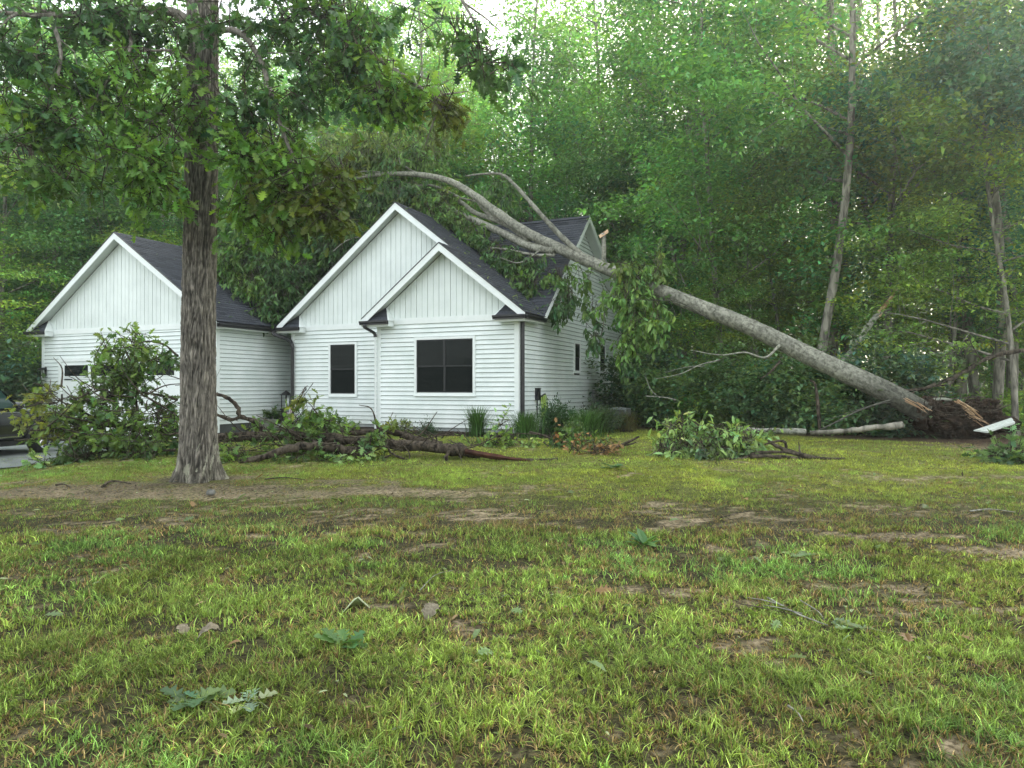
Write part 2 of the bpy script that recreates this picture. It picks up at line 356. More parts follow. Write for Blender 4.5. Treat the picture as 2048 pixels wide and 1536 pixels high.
def siding(wall, O, U, N, z0, z1, iv, openings=(), h=.127):
    z = z0; k = 0
    while z < z1 - .02:
        zt = min(z + h - .011, z1); zm = (z + zt) / 2
        a0, b0 = iv(z); a1, b1 = iv(zt)
        if b0 - a0 < .1: break
        if b1 < a1: a1 = b1 = (a1 + b1) / 2
        cuts = sorted([(u0, u1) for u0, u1, q0, q1 in openings if q0 < zm < q1])
        xs = [(a0, a1)]; segs = []
        cur = (a0, a1)
        for u0, u1 in cuts:
            if u1 < a0 or u0 > b0: continue
            segs.append((cur[0], u0, cur[1], u0)); cur = (u1, u1)
        segs.append((cur[0], b0, cur[1], b1))
        for s0, e0, s1, e1 in segs:
            if e0 - s0 < .02: continue
            MB().hexa(course_mesh(s0, e0, s1, max(e1, s1), z, zt, O, U, N)).obj('siding_plank', M['siding'], wall)
        z += h; k += 1
def boards(wall, O, U, N, u0, u1, zb, ztop, wd=.18):
    n = int(round((u1 - u0) / wd)); wd = (u1 - u0) / n; Zv = np.array([0, 0, 1.]); O, U, N = map(np.asarray, (O, U, N))
    for i in range(n):
        a = u0 + i * wd + .007; b = u0 + (i + 1) * wd - .007; d = .022 + .004 * (i % 2)
        pk = (u0 + u1) / 2
        za, zb_ = ztop(a), ztop(b)
        if max(za, zb_) < zb + .03: continue
        za = max(za, zb + .005); zb2 = max(zb_, zb + .005)
        p = lambda u, dd, z: O + U * u + N * dd + Zv * z
        if a < pk < b:
            pass
        MB().hexa([p(a, 0, zb), p(b, 0, zb), p(b, d, zb), p(a, d, zb), p(a, 0, za), p(b, 0, zb2), p(b, d, zb2), p(a, d, za)]).obj('gable_board', M['board'], wall)
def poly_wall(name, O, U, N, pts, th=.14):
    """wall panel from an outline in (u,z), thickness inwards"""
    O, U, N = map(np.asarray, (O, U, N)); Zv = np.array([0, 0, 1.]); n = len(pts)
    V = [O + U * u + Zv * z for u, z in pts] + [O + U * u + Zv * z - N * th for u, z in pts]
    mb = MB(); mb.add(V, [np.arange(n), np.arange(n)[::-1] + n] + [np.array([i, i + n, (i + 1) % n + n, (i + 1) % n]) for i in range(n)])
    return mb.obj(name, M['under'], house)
def bar(a, b, w_, h_, side, up=(0, 0, 1)):
    """box beam from a to b; w_ along side, h_ along up (hangs below the line)"""
    a, b, side, up = (np.asarray(q, float) for q in (a, b, side, up)); side = nrm(side)
    V = []
    for p in (a, b): V += [p, p + side * w_, p + side * w_ - up * h_, p - up * h_]
    mb = MB(); mb.add(V, [np.array([(0, 1, 2, 3), (7, 6, 5, 4), (0, 4, 5, 1), (1, 5, 6, 2), (2, 6, 7, 3), (3, 7, 4, 0)])]); return mb

XN = np.array([1., 0, 0]); YN = np.array([0, 1., 0]); FN = np.array([0, -1., 0]); SN = np.array([1., 0, 0])
rise = lambda half: MS * (half + OV)
# openings: (u0,u1,z0,z1) in the wall's own u
def inv_front(px, t):  # image column -> s on the front wall plane at depth t
    k = (px - CX) / F; a = R(YAW); return (.158 + math.sin(a) * t - k * (18.901 + math.cos(a) * t)) / (math.cos(a) + k * math.sin(a))
def zat(py, s, t): return CH - (py - HY) / F * float(HW(s, t, 0)[1])
def inv_side(px, s=0):
    k = (px - CX) / F; a = R(YAW); return (k * (18.901 + s * math.sin(a)) - .158 + math.cos(a) * s) / (math.sin(a) - k * math.cos(a))

def window(s_or_u0, u1, z0, z1, O, U, N, cols=1, tw=.075):
    """double hung windows in one white casing; > frame, sash, pane, screen"""
    u0 = s_or_u0; O, U, N = map(np.asarray, (O, U, N)); Zv = np.array([0, 0, 1.])
    W = bpy.data.objects.new('window', None); COL.objects.link(W); W.parent = house
    def bx(a, b, c, d, d0, d1, name, mat):
        V = [O + U * u + Zv * z + N * q for z in (c, d) for u, q in ((a, d0), (b, d0), (b, d1), (a, d1))]
        return MB().hexa(V).obj(name, mat, W)
    fr = MB()
    for a, b, c, d in ((u0 - tw, u0, z0 - tw, z1 + tw), (u1, u1 + tw, z0 - tw, z1 + tw), (u0, u1, z0 - tw, z0), (u0, u1, z1, z1 + tw)):
        fr.hexa([O + U * u + Zv * z + N * q for z in (c, d) for u, q in ((a, 0), (b, 0), (b, .055), (a, .055))])
    fr.obj('frame', M['trim'], W)
    bx(u0 - tw - .01, u1 + tw + .01, z0 - tw - .025, z0 - tw, 0, .075, 'sill', M['trim'])
    cw = (u1 - u0) / cols; zm = (z0 + z1) / 2
    for i in range(cols):
        a, b = u0 + i * cw, u0 + (i + 1) * cw; st = .035
        for (c, d, off) in ((z0, zm + .02, .012), (zm - .02, z1, .026)):
            sb = MB()
            for e in ((a, a + st, c, d), (b - st, b, c, d), (a + st, b - st, c, c + st), (a + st, b - st, d - st, d)):
                sb.hexa([O + U * u + Zv * z + N * q for z in (e[2], e[3]) for u, q in ((e[0], off - .008), (e[1], off - .008), (e[1], off + .01), (e[0], off + .01))])
            sb.obj('sash', M['sash'], W)
            bx(a + st, b - st, c + st, d - st, off - .006, off - .001, 'pane', M['glass'])
        bx(a + st, b - st, z0 + st, zm - .02, .024, .026, 'screen', M['screen'])
    return W

# --- walls
# bump-out front
O = np.array([0., 0, 0]); U = -XN          # u = s
ap = EZ + rise(S1 / 2) - .10
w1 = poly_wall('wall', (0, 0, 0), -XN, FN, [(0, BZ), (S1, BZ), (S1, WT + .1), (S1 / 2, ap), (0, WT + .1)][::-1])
tw0, tw1 = inv_front(947, 0), inv_front(834.5, 0)
twz0, twz1 = zat(785.5, tw0, 0), zat(678.5, (tw0 + tw1) / 2, 0)
siding(w1, (0, 0, 0), -XN, FN, BZ, WT, lambda z: (.09, S1 - .09), [(tw0 - .07, tw1 + .07, twz0 - .09, twz1 + .07)])
window(tw0, tw1, twz0, twz1, (0, 0, 0), -XN, FN, 2)
boards(w1, (0, 0, 0), -XN, FN, .02, S1 - .02, WT + .17, lambda u: EZ + MS * (min(u, S1 - u) + OV) - .16)
# main gable front, set back
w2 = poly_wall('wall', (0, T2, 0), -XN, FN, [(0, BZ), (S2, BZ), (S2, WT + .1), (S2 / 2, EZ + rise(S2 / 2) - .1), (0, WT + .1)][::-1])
q0, q1 = inv_front(711.5, T2), inv_front(662.5, T2); qz0, qz1 = zat(787.5, q0, T2), zat(688.5, q0, T2)
siding(w2, (0, T2, 0), -XN, FN, BZ, WT, lambda z: (S1 + .09, S2 - .09), [(q0 - .07, q1 + .07, qz0 - .09, qz1 + .07)])
window(q0, q1, qz0, qz1, (0, T2, 0), -XN, FN, 1)
boards(w2, (0, T2, 0), -XN, FN, .4, S2 - .02, WT + .17, lambda u: (EZ + MS * (min(u, S2 - u) + OV) - .16) if u > S1 * .5 - .1 else 0)
# side wall with its own gable
m2 = (RZ - EZ) / (TA - (TF - OV)); m2b = (RZ - EZ) / (TB + OV - TA)
def side_top(t): return EZ + m2 * (t - TF + OV) if t < TA else EZ + m2b * (TB + OV - t)
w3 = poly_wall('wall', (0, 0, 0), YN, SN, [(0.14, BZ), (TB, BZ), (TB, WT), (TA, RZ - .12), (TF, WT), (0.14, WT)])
def side_iv(z):
    if z < WT: return (.09, TB - .09)
    return (TF - OV + (z + .16 - EZ) / m2 - 0, TB + OV - (z + .16 - EZ) / m2b)
sw = []
for a, b, c, d in ((1147.5, 1157.5, 687, 741), (1198, 1208, 691, 741)):
    t0_, t1_ = inv_side(a), inv_side(b); sw.append((t0_, t1_, zat(d, 0, t0_), zat(c, 0, t0_)))
siding(w3, (0, 0, 0), YN, SN, BZ, WT, side_iv, [(a - .06, b + .06, c - .08, d + .06) for a, b, c, d in sw])
siding(w3, (0, 0, 0), YN, SN, WT + .005, RZ - .25, side_iv)
for a, b, c, d in sw: window(a, b, c, d, (0, 0, 0), YN, SN, 1, .06)
# return of the bump at its left
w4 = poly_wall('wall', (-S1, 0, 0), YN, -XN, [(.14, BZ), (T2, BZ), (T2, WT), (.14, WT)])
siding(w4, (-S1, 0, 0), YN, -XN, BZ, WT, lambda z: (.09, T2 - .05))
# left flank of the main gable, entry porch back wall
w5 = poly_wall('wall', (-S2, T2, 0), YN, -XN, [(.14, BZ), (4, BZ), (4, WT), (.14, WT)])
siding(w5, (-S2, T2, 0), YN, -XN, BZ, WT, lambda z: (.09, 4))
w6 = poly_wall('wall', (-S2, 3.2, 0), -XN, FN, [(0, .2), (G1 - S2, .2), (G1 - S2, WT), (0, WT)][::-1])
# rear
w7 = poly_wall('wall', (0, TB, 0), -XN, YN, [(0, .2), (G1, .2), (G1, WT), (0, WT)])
# garage walls
gc = (G0 + G1) / 2; GZ = EZ + MG * ((G0 - G1) / 2 + OV); GB = -.02
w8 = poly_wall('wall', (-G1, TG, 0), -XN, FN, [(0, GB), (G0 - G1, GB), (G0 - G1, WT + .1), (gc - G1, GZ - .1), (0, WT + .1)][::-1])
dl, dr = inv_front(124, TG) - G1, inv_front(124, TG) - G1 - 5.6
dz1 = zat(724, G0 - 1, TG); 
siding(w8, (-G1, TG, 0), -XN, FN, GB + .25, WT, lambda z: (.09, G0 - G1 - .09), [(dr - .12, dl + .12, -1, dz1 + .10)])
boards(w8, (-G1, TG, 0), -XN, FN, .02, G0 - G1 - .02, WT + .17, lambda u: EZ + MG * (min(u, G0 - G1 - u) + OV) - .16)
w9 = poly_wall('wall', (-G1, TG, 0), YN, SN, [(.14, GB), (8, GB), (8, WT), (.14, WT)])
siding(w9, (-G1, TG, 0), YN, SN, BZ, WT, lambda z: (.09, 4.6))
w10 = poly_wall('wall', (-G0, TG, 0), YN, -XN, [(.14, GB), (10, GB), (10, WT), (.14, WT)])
siding(w10, (-G0, TG, 0), YN, -XN, BZ, WT, lambda z: (.09, 10))
# foundation
for a, b, o_, u_, n_ in ((0, S1, (0, 0, 0), -XN, FN), (S1, S2, (0, T2, 0), -XN, FN), (0, TB, (0, 0, 0), YN, SN), (0, 4.7, (-G1, TG, 0), YN, SN), (0, T2, (-S1, 0, 0), YN, -XN)):
    o_ = np.array(o_, float); V = [o_ + u_ * u + n_ * d + np.array([0, 0, z]) for z in (-.4, BZ - .004) for u, d in ((a, -.1), (b, -.1), (b, -.012), (a, -.012))]
    MB().hexa(V).obj('foundation', M['found'], house)
# corner trim boards
def corner(x, y, z0, z1, sx=1, sy=1):
    mb = MB(); mb.box((min(x + sx * .034, x - sx * .09), min(y - sy * .034, y - sy * .010), z0), (max(x + sx * .034, x - sx * .09), max(y - sy * .034, y - sy * .010), z1))
    mb.box((min(x + sx * .034, x + sx * .008), min(y - sy * .0095, y + sy * .09), z0), (max(x + sx * .034, x + sx * .008), max(y - sy * .0095, y + sy * .09), z1))
    return mb.obj('corner_trim', M['trim'], house)
corner(0, 0, BZ, WT); corner(-S1, 0, BZ, WT, -1); corner(-S2, T2, BZ, WT, -1); corner(-G0, TG, GB + .2, WT, -1); corner(-G1, TG, GB + .2, WT)
corner(0, TB, BZ, WT, 1, -1)
# frieze boards between siding and gable boards
for a, b, t in ((.0, S1, 0), (S1, S2, T2), (G1, G0, TG)):
    MB().box((-b, t - .040, WT), (-a, t - .002, WT + .17)).obj('frieze_board', M['trim'], house)
# garage door: > panel, window pane, handle
gd = bpy.data.objects.new('garage_door', None); COL.objects.link(gd); gd.parent = house
dW = dl - dr; pH = (dz1 - GB) / 4
for i in range(4):
    MB().box((-G1 - dl, TG - .012, GB + i * pH + .006), (-G1 - dr, TG + .03 - .028, GB + (i + 1) * pH - .006)).obj('panel', M['trim'], gd)
for i in range(4):
    u1_ = dl - .14 - i * (dW - .28) / 4 - .03; u0_ = dl - .14 - (i + 1) * (dW - .28) / 4 + .10; zc = GB + 3 * pH
    z0_, z1_ = zc + .12, zc + pH - .12
    MB().box((-G1 - u1_, TG - .024, z0_), (-G1 - u0_, TG - .013, z1_)).obj('pane', M['glass'], gd)
    fb = MB()
    for a, b, c, d in ((u0_ - .03, u0_, z0_ - .03, z1_ + .03), (u1_, u1_ + .03, z0_ - .03, z1_ + .03), (u0_, u1_, z0_ - .03, z0_), (u0_, u1_, z1_, z1_ + .03)):
        fb.box((-G1 - b, TG - .034, c), (-G1 - a, TG - .0125, d))
    fb.obj('pane_frame', M['trim'], gd)
for u_ in (dl - .17,): 
    for zz in (dz1 - .62, dz1 - 1.7):
        MB().box((-G1 - u_, TG - .034, zz), (-G1 - u_ + .38, TG - .0125, zz + .045)).obj('strap_hinge', M['black'], gd)
for a, b, c, d in ((dl, dl + .12, GB, dz1 + .12), (dr - .12, dr, GB, dz1 + .12), (dr, dl, dz1, dz1 + .12)):
    MB().box((-G1 - b, TG - .05, c), (-G1 - a, TG - .003, d)).obj('door_casing', M['trim'], house)

# --- roofs
SHR = np.random.default_rng(11)
def roof(O, E, Sd, slope_v, poly, h=.145, tab=.31):
    """O corner on the eave, E unit vector along the eave, Sd horizontal unit vector up the slope, slope_v rise/run.
       poly: outline in (u along eave, r horizontal run)"""
    O, E, Sd = (np.asarray(q, float) for q in (O, E, Sd)); L = math.hypot(1, slope_v)
    up = (Sd + np.array([0, 0, slope_v])) / L; nn = nrm(np.cross(E, up)); nn = nn if nn[2] > 0 else -nn
    P = [(u, r * L) for u, r in poly]
    V = [O + E * u + up * v for u, v in P]; n = len(V); V2 = [q - nn * .10 for q in V]
    mb = MB(); mb.add(V + V2, [np.arange(n), np.arange(n)[::-1] + n] + [np.array([i, i + n, (i + 1) % n + n, (i + 1) % n]) for i in range(n)])
    ro = mb.obj('roof', M['roofbase'], house)
    vmax = max(v for _, v in P); v = 0
    def iv(v):
        xs = []
        for i in range(n):
            (u0, v0), (u1, v1) = P[i], P[(i + 1) % n]
            if (v0 - v) * (v1 - v) < 0: xs.append(u0 + (u1 - u0) * (v - v0) / (v1 - v0))
        return (min(xs), max(xs)) if len(xs) > 1 else None
    k = 0
    while v < vmax - .01:
        vt = min(v + h + .02, vmax); q = iv(min(v + h * .5, vmax - .001))
        if q and q[1] - q[0] > .03:
            a, b = q; a -= .012; b += .012; x = a - (k % 3) * tab / 3 ; cm = MB(); row = SHR.normal(0, .05)
            while x < b - .001:
                wv = tab * (.8 + .4 * SHR.random()); x0, x1 = max(x, a), min(x + wv - .006, b); x += wv
                if x1 - x0 < .01: continue
                t0 = .016 + .006 * SHR.random(); g = 1 + row + SHR.normal(0, .16); j = .006 * SHR.normal()
                p = lambda u, vv, d: O + E * u + up * vv + nn * d
                cm.hexa([p(x0, v - .012 + j, .001), p(x1, v - .012 + j, .001), p(x1, vt, .001), p(x0, vt, .001), p(x0, v - .012 + j, t0), p(x1, v - .012 + j, t0), p(x1, vt, .004), p(x0, vt, .004)], (g, g, g * 1.02))
            if cm.n: cm.obj('shingle_course', M['shingle'], ro, col=True)
        v += h; k += 1
    return ro
# main + bump right slope: eave along +y (u = t from -.35), run toward -x
c0 = .0
def valley(r): return TF - OV + r * MS / m2      # t where the cross roof takes over at run r
half = S2 / 2 + OV
roof((OV, -OV, EZ), YN, -XN, MS, [(0, 0), (valley(0) + OV, 0), (valley(half) + OV + .1, half), (T2 - OV + OV, half), (T2, S1 / 2 + OV), (0, S1 / 2 + OV)])
# bump left slope
roof((-S1 - OV, -OV, EZ), YN, XN, MS, [(0, 0), (T2 + OV - .01, 0), (T2 + OV - .01, S1 / 2 + OV), (0, S1 / 2 + OV)])
# main left slope
roof((-S2 - OV, T2 - OV, EZ), YN, XN, MS, [(0, 0), (1.0, 0), (valley(half) - T2 + OV + .1, half), (0, half)])
# cross roof, front slope (eave along -x) cut where the main gable crosses it
ev = TF - OV; run = TA - ev
roof((OV, ev, EZ), -XN, YN, m2, [(0, 0), (.55, 0), (half + .2, (half) * MS / m2 * 1.0), (2 * half + .0, 0.0), (10.5, 0), (10.5, run), (0, run)][0:0] + [(0, 0), (11.2, 0), (11.2, run), (0, run)])
roof((OV, TB + OV, EZ), -XN, -YN, m2b, [(0, 0), (11.2, 0), (11.2, TB + OV - TA), (0, TB + OV - TA)], .6, 1.2)
# garage slopes
gr = (G0 - G1) / 2 + OV
roof((-G1 + OV, TG - OV, EZ), YN, -XN, MG, [(0, 0), (3.2, 0), (10, gr), (0, gr)])
roof((-G0 - OV, TG - OV, EZ), YN, XN, MG, [(0, 0), (10, 0), (10, gr), (0, gr)], .3, .6)
# ridge caps
for a, b in (((-S1 / 2, -OV, EZ + rise(S1 / 2)), (-S1 / 2, T2 - .36, EZ + rise(S1 / 2))), ((-S2 / 2, T2 - OV, EZ + rise(S2 / 2)), (-S2 / 2, 4.9, EZ + rise(S2 / 2))),
             ((OV, TA, RZ), (-10.8, TA, RZ)), ((-gc, TG - OV, GZ), (-gc, 8, GZ))):
    a, b = np.array(a), np.array(b); n = int(np.linalg.norm(b - a) / .2); side = nrm(np.cross(b - a, (0, 0, 1))); cm = MB()
    for i in range(n):
        p0 = a + (b - a) * i / n; p1 = a + (b - a) * (i + 1.05) / n; g = 1 + SHR.normal(0, .12)
        for sg in (1, -1):
            dn = side * sg * .14 - np.array([0, 0, .10])
            cm.hexa([p0 + (0, 0, .012), p1 + (0, 0, .012), p1 + dn + (0, 0, .012), p0 + dn + (0, 0, .012), p0 + (0, 0, .034), p1 + (0, 0, .026), p1 + dn + (0, 0, .026), p0 + dn + (0, 0, .034)], (g, g, g))
    cm.obj('ridge_cap', M['shingle'], house, col=True)
# rake boards and soffits
def rake(x_e, y_e, x_r, zr, ze=EZ, yw=0, name='rake_board'):
    """front facing gable: from eave end (x_e) up to ridge x_r; y_e = front plane of the overhang, yw = wall"""
    a = np.array([x_e, y_e - .012, ze + .01]); b = np.array([x_r, y_e - .012, zr + .01])
    bar(a, b, .028, .22, YN).obj(name, M['trim'], house)
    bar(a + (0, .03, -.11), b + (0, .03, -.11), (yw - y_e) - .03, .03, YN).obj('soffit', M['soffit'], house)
    bar(a + (0, -.014, .012), b + (0, -.014, .012), .03, .026, YN).obj('drip_edge', M['black'], house)
rake(OV, -OV, -S1 / 2, EZ + rise(S1 / 2)); rake(-S1 - OV, -OV, -S1 / 2, EZ + rise(S1 / 2))
def lerp(a, b, t): return a + (b - a) * t
rake(-S1 / 2 + .0, T2 - OV, -S2 / 2, EZ + rise(S2 / 2), EZ + rise(S1 / 2), T2)
rake(-S2 - OV, T2 - OV, -S2 / 2, EZ + rise(S2 / 2), EZ, T2)
rake(-G1 + OV, TG - OV, -gc, GZ, EZ, TG); rake(-G0 - OV, TG - OV, -gc, GZ, EZ, TG)
for (ya, za, yb, zb) in ((TF - OV, EZ, TA, RZ), (TB + OV, EZ, TA, RZ)):
    a = np.array([OV + .012, ya, za + .01]); b = np.array([OV + .012, yb, zb + .01])
    bar(a, b, -.028 if False else .028, .20, -XN).obj('rake_board', M['trim'], house)
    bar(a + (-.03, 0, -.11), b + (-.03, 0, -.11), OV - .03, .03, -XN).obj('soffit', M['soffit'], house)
# eave returns: little shingled roofs at the gable feet, with gutter
def ereturn(x0, x1, yw, inner):
    """x0 outer end .. x1 inner end, yw wall plane; inner=+1 if the inner end is at larger x"""
    y0 = yw - OV; z0 = EZ - .06; hgt = .40; mb = MB(); k = .26 * (1 if x1 > x0 else -1)
    mb.add([(x0, y0, z0), (x1, y0, z0), (x1 - k, yw - .03, z0 + hgt), (x0 + k * 1.3, yw - .03, z0 + hgt), (x0, yw - .03, z0), (x1, yw - .03, z0)],
           [np.array([0, 1, 2, 3]), np.array([1, 5, 2]), np.array([0, 3, 4]), np.array([0, 4, 5, 1]), np.array([3, 2, 5, 4])])
    e = mb.obj('eave_return', M['shingle'], house, col=True)
    for i in range(1, 3):
        f0, f1 = i / 3., i / 3. + .03
        A = lambda f: (np.array([lerp(x0, x0 + k * 1.3, f), lerp(y0, yw - .03, f) - .004, z0 + hgt * f + .004]), np.array([lerp(x1, x1 - k, f), lerp(y0, yw - .03, f) - .004, z0 + hgt * f + .004]))
        (a, b), (c, d) = A(f0), A(f1)
        cm = MB(); o_ = np.array([0, -.012, .008]); cm.hexa([a, b, d, c, a + o_, b + o_, d, c], (.8, .8, .8)); cm.obj('shingle_course', M['shingle'], e, col=True)
    sg = 1 if x1 > x0 else -1
    MB().add([(x1, y0, z0 + .0), (x1 + .03 * sg, y0, z0), (x1 + .03 * sg, yw - .03, z0), (x1, yw - .03, z0), (x1 - k + .0 * sg, yw - .04, z0 + hgt), (x1 - k + .03 * sg, yw - .04, z0 + hgt)],
             [np.array([0, 1, 5, 4]), np.array([1, 2, 5]), np.array([0, 4, 3]), np.array([0, 3, 2, 1]), np.array([3, 4, 5, 2])]).obj('end_trim', M['trim'], e)
    a, b = min(x0, x1), max(x0, x1)
    MB().box((a, y0 + .01, z0 - .16), (b, yw - .045, z0 - .002)).obj('soffit', M['trim'], e)
    gutter((x0 - .02 * sg, y0 - .11, z0 - .0), (x1 + .03 * sg, y0 - .11, z0 - .0), YN)
def gutter(a, b, side):
    a, b, side = (np.asarray(q, float) for q in (a, b, side)); prof = [(0, 0), (0, -.045), (.03, -.075), (.03, -.11), (.10, -.11), (.10, 0), (.085, 0), (.085, -.09), (.045, -.09), (.045, -.06), (.015, -.035), (.015, 0)]
    V = [p + side * u + np.array([0, 0, z]) for p in (a, b) for u, z in prof]; n = len(prof)
    MB().add(V, [np.array([i, (i + 1) % n, (i + 1) % n + n, i + n]) for i in range(n)] + [np.arange(n)[::-1], np.arange(n) + n]).obj('gutter', M['black'], house)
ereturn(OV, -.52, 0, 1); ereturn(-S1 - OV, -S1 + .55, 0, 1); ereturn(-S2 - OV, -S2 + .55, T2, 1)
ereturn(-G0 - OV, -G0 + .6, TG, 1); ereturn(-G1 + OV, -G1 - .6, TG, 1)
def fascia(a, b, side, wd):
    bar(np.array(a) + (0, 0, .0), np.array(b), .03, .16, side).obj('fascia', M['trim'], house)
gutter((OV + .11, -OV - .02, EZ - .06), (OV + .11, TF - OV - .02, EZ - .06), -XN)
bar((OV, -OV + .02, EZ - .05), (OV, TF - OV, EZ - .05), .03, .16, -XN).obj('fascia', M['trim'], house)
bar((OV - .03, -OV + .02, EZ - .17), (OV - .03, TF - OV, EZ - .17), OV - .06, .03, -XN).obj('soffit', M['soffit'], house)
gutter((-G1 + OV + .11, TG - OV + .02, EZ - .06), (-G1 + OV + .11, .9, EZ - .06), -XN)
bar((-G1 + OV, TG - OV + .02, EZ - .05), (-G1 + OV, 1.2, EZ - .05), .03, .16, -XN).obj('fascia', M['trim'], house)
bar((-G1 + OV - .03, TG - OV + .02, EZ - .17), (-G1 + OV - .03, 1.2, EZ - .17), OV - .07, .03, -XN).obj('soffit', M['soffit'], house)
gutter((-S2 - OV - .11, T2 - OV, EZ - .06), (-S2 - OV - .11, 1.6, EZ - .06), XN)
# downspouts
def spout(pts, mat, wd=.075):
    mb = MB(); mb.tube(smooth_path(pts, 4) if len(pts) > 3 else pts, wd / 1.6, 4); return mb.obj('downspout', mat, house)
spout([(.10, -.03 + .14, EZ - .15), (.085, .11, EZ - .4), (.085, .11, 1.5), (.085, .11, .3)], M['black'], .10)
spout([(-S2 - OV - .06, T2 - OV - .06, EZ - .16), (-S2 - OV - .06, T2 - OV - .06, EZ - .26), (-S2 - .10, T2 - .12, EZ - .42), (-S2 + .06, T2 - .09, EZ - .62), (-S2 + .06, T2 - .09, EZ - .9), (-S2 + .06, T2 - .09, 1.5), (-S2 + .06, T2 - .09, .4)], M['black'], .11)
spout([(-S1 - OV + .16, -OV - .06, EZ - .16), (-S1 - OV + .16, -OV - .06, EZ - .24), (-S1 - .08, -.12, EZ - .38), (-S1 - .05, -.09, EZ - .5)], M['black'], .09)
spout([(-S1 - .05, -.085, EZ - .5), (-S1 - .05, -.085, 1.5), (-S1 - .05, -.085, .35)], M['trim'], .06)
# porch: slab, step, door
MB().box((-G1 + .0, T2 - .4, -.2), (-S2 - .01, 3.2, .36)).obj('porch_slab', M['found'], house)
MB().box((-G1 + .02, T2 - .75, -.2), (-S2 + .1, T2 - .41, .22)).obj('porch_step', M['found'], house)
MB().box((-G1 + .12, 3.12, .38), (-S2 - .12, 3.18, 2.5)).obj('front_door', M['sash'], house)
# torn opening under the side gable peak: a slipped siding sheet
tp = MB(); tp.hexa([HM.inverted() @ Vector(HW(-.06, 4.3, 5.9)), (0.05, 4.5, 5.75), (0.07, 4.55, 5.75), (.08, 4.35, 5.9), (.05, 4.9, 6.5), (.05, 5.0, 6.45), (.07, 5.0, 6.45), (.07, 4.9, 6.5)])
tp.obj('loose_siding', M['trim'], house)
# gable attic vent pipes and meters on the side wall
def sidebox(name, px, y0, y1, w_, d, mat, label, cat):
    t = inv_side(px); za, zb = zat(y1, 0, t), zat(y0, 0, t)
    e = empty(name, HW(0, t, za), R(-YAW), label, cat)
    MB().box((.034, -w_ / 2, 0), (.034 + d, w_ / 2, zb - za)).obj('box_body', mat, e)
    MB().box((.034, -w_ / 2 - .012, (zb - za)), (.034 + d + .015, w_ / 2 + .012, zb - za + .015)).obj('lid', mat, e)
    MB().tube([(.06, 0, 0), (.06, 0, -.5)], .018, 8).obj('conduit', mat, e)
sidebox('meter_box', 1184, 780, 793, .2, .11, mat_plain('grey_box', (.28, .30, .30), .5), 'small grey meter box on the white side wall of the house', 'meter box')
sidebox('vent_box', 1070.5, 777, 800, .2, .09, M['black'], 'narrow black box on the side wall near the garden hose', 'utility box')

# ------------------------------------------------------------------ trees
def grow(rg, p, d, L, r, lvl, maxl, mb, tips, up=.15, kids=(14, 5, 3), wig=.1, first=.25, shrink=.42, spread=1.0, sides=(8, 5, 4, 3)):
    n = max(3, int(6 - lvl)) if lvl else 12
    pts = [np.array(p, float)]; d = nrm(d)
    for i in range(n):
        d = nrm(d + rg.normal(0, wig, 3) * (1 if lvl else .35) + np.array([0, 0, up * (.5 if lvl else .3)])); pts.append(pts[-1] + d * L / n)
    pts = np.array(pts); rad = r * (1 - .8 * np.linspace(0, 1, n + 1) ** 1.2); rad[-1] = max(rad[-1] * .3, .004)
    mb.tube(pts, rad, sides[min(lvl, 3)], cap=False, wob=.12, rg=rg)
    if lvl >= maxl:
        tips += [(pts[i], nrm(pts[i] - pts[i - 1])) for i in range(1, n + 1)]; return
    if lvl >= 1: tips.append((pts[-1], d))
    for j in range(kids[lvl]):
        f = first + (1 - first) * ((j + rg.random()) / kids[lvl]) if lvl == 0 else .25 + .75 * (j + rg.random()) / kids[lvl]
        k = min(int(f * n), n - 1); q = pts[k] + (pts[k + 1] - pts[k]) * (f * n - k); dd = nrm(pts[k + 1] - pts[k])
        a = rg.random() * 2 * math.pi; o = nrm(np.cross(dd, (math.cos(a), math.sin(a), .3 * rg.normal())))
        if lvl == 0: o = np.array([math.cos(a), math.sin(a), 0])
        cdv = nrm(dd * (.35 + .5 * f if lvl == 0 else .7) + o * spread)
        sc = (1.15 - .75 * f) if lvl == 0 else (1 - .3 * f)
        grow(rg, q, cdv, L * shrink * sc * (.8 + .4 * rg.random()), max(rad[k] * .45, .006), lvl + 1, maxl, mb, tips, up * .8, kids, wig * 1.3, first, .5, spread, sides)
def foliage(rg, tips, n, size, base, kind='far', rad=.45, var=.3, flat=.68, fl=.55, top=.3):
    P0 = np.array([t[0] for t in tips]); D0 = np.array([t[1] for t in tips]); m = len(P0)
    clm = rg.normal(0, .35, m); dens = rg.random(m) ** .7 * np.where(P0[:, 2] > 12.5, top, 1) * np.where(P0[:, 2] > 17, .6, 1); dens /= dens.sum()
    i = rg.choice(m, n, p=dens)
    off = rg.normal(0, rad, (n, 3)) * np.array([1, 1, fl]); P = P0[i] + off
    D = D0[i] * .4 + rg.normal(0, 1, (n, 3)) * np.array([1, 1, .5]); D[:, 2] -= .25
    mb = MB(); leaves(mb, P, D, size * (.6 + .8 * rg.random(n)), palette(n, base, var, rg=rg, clump=clm[i][:, None] + rg.normal(0, .15, (n, 1))), kind, rg, flat)
    return mb
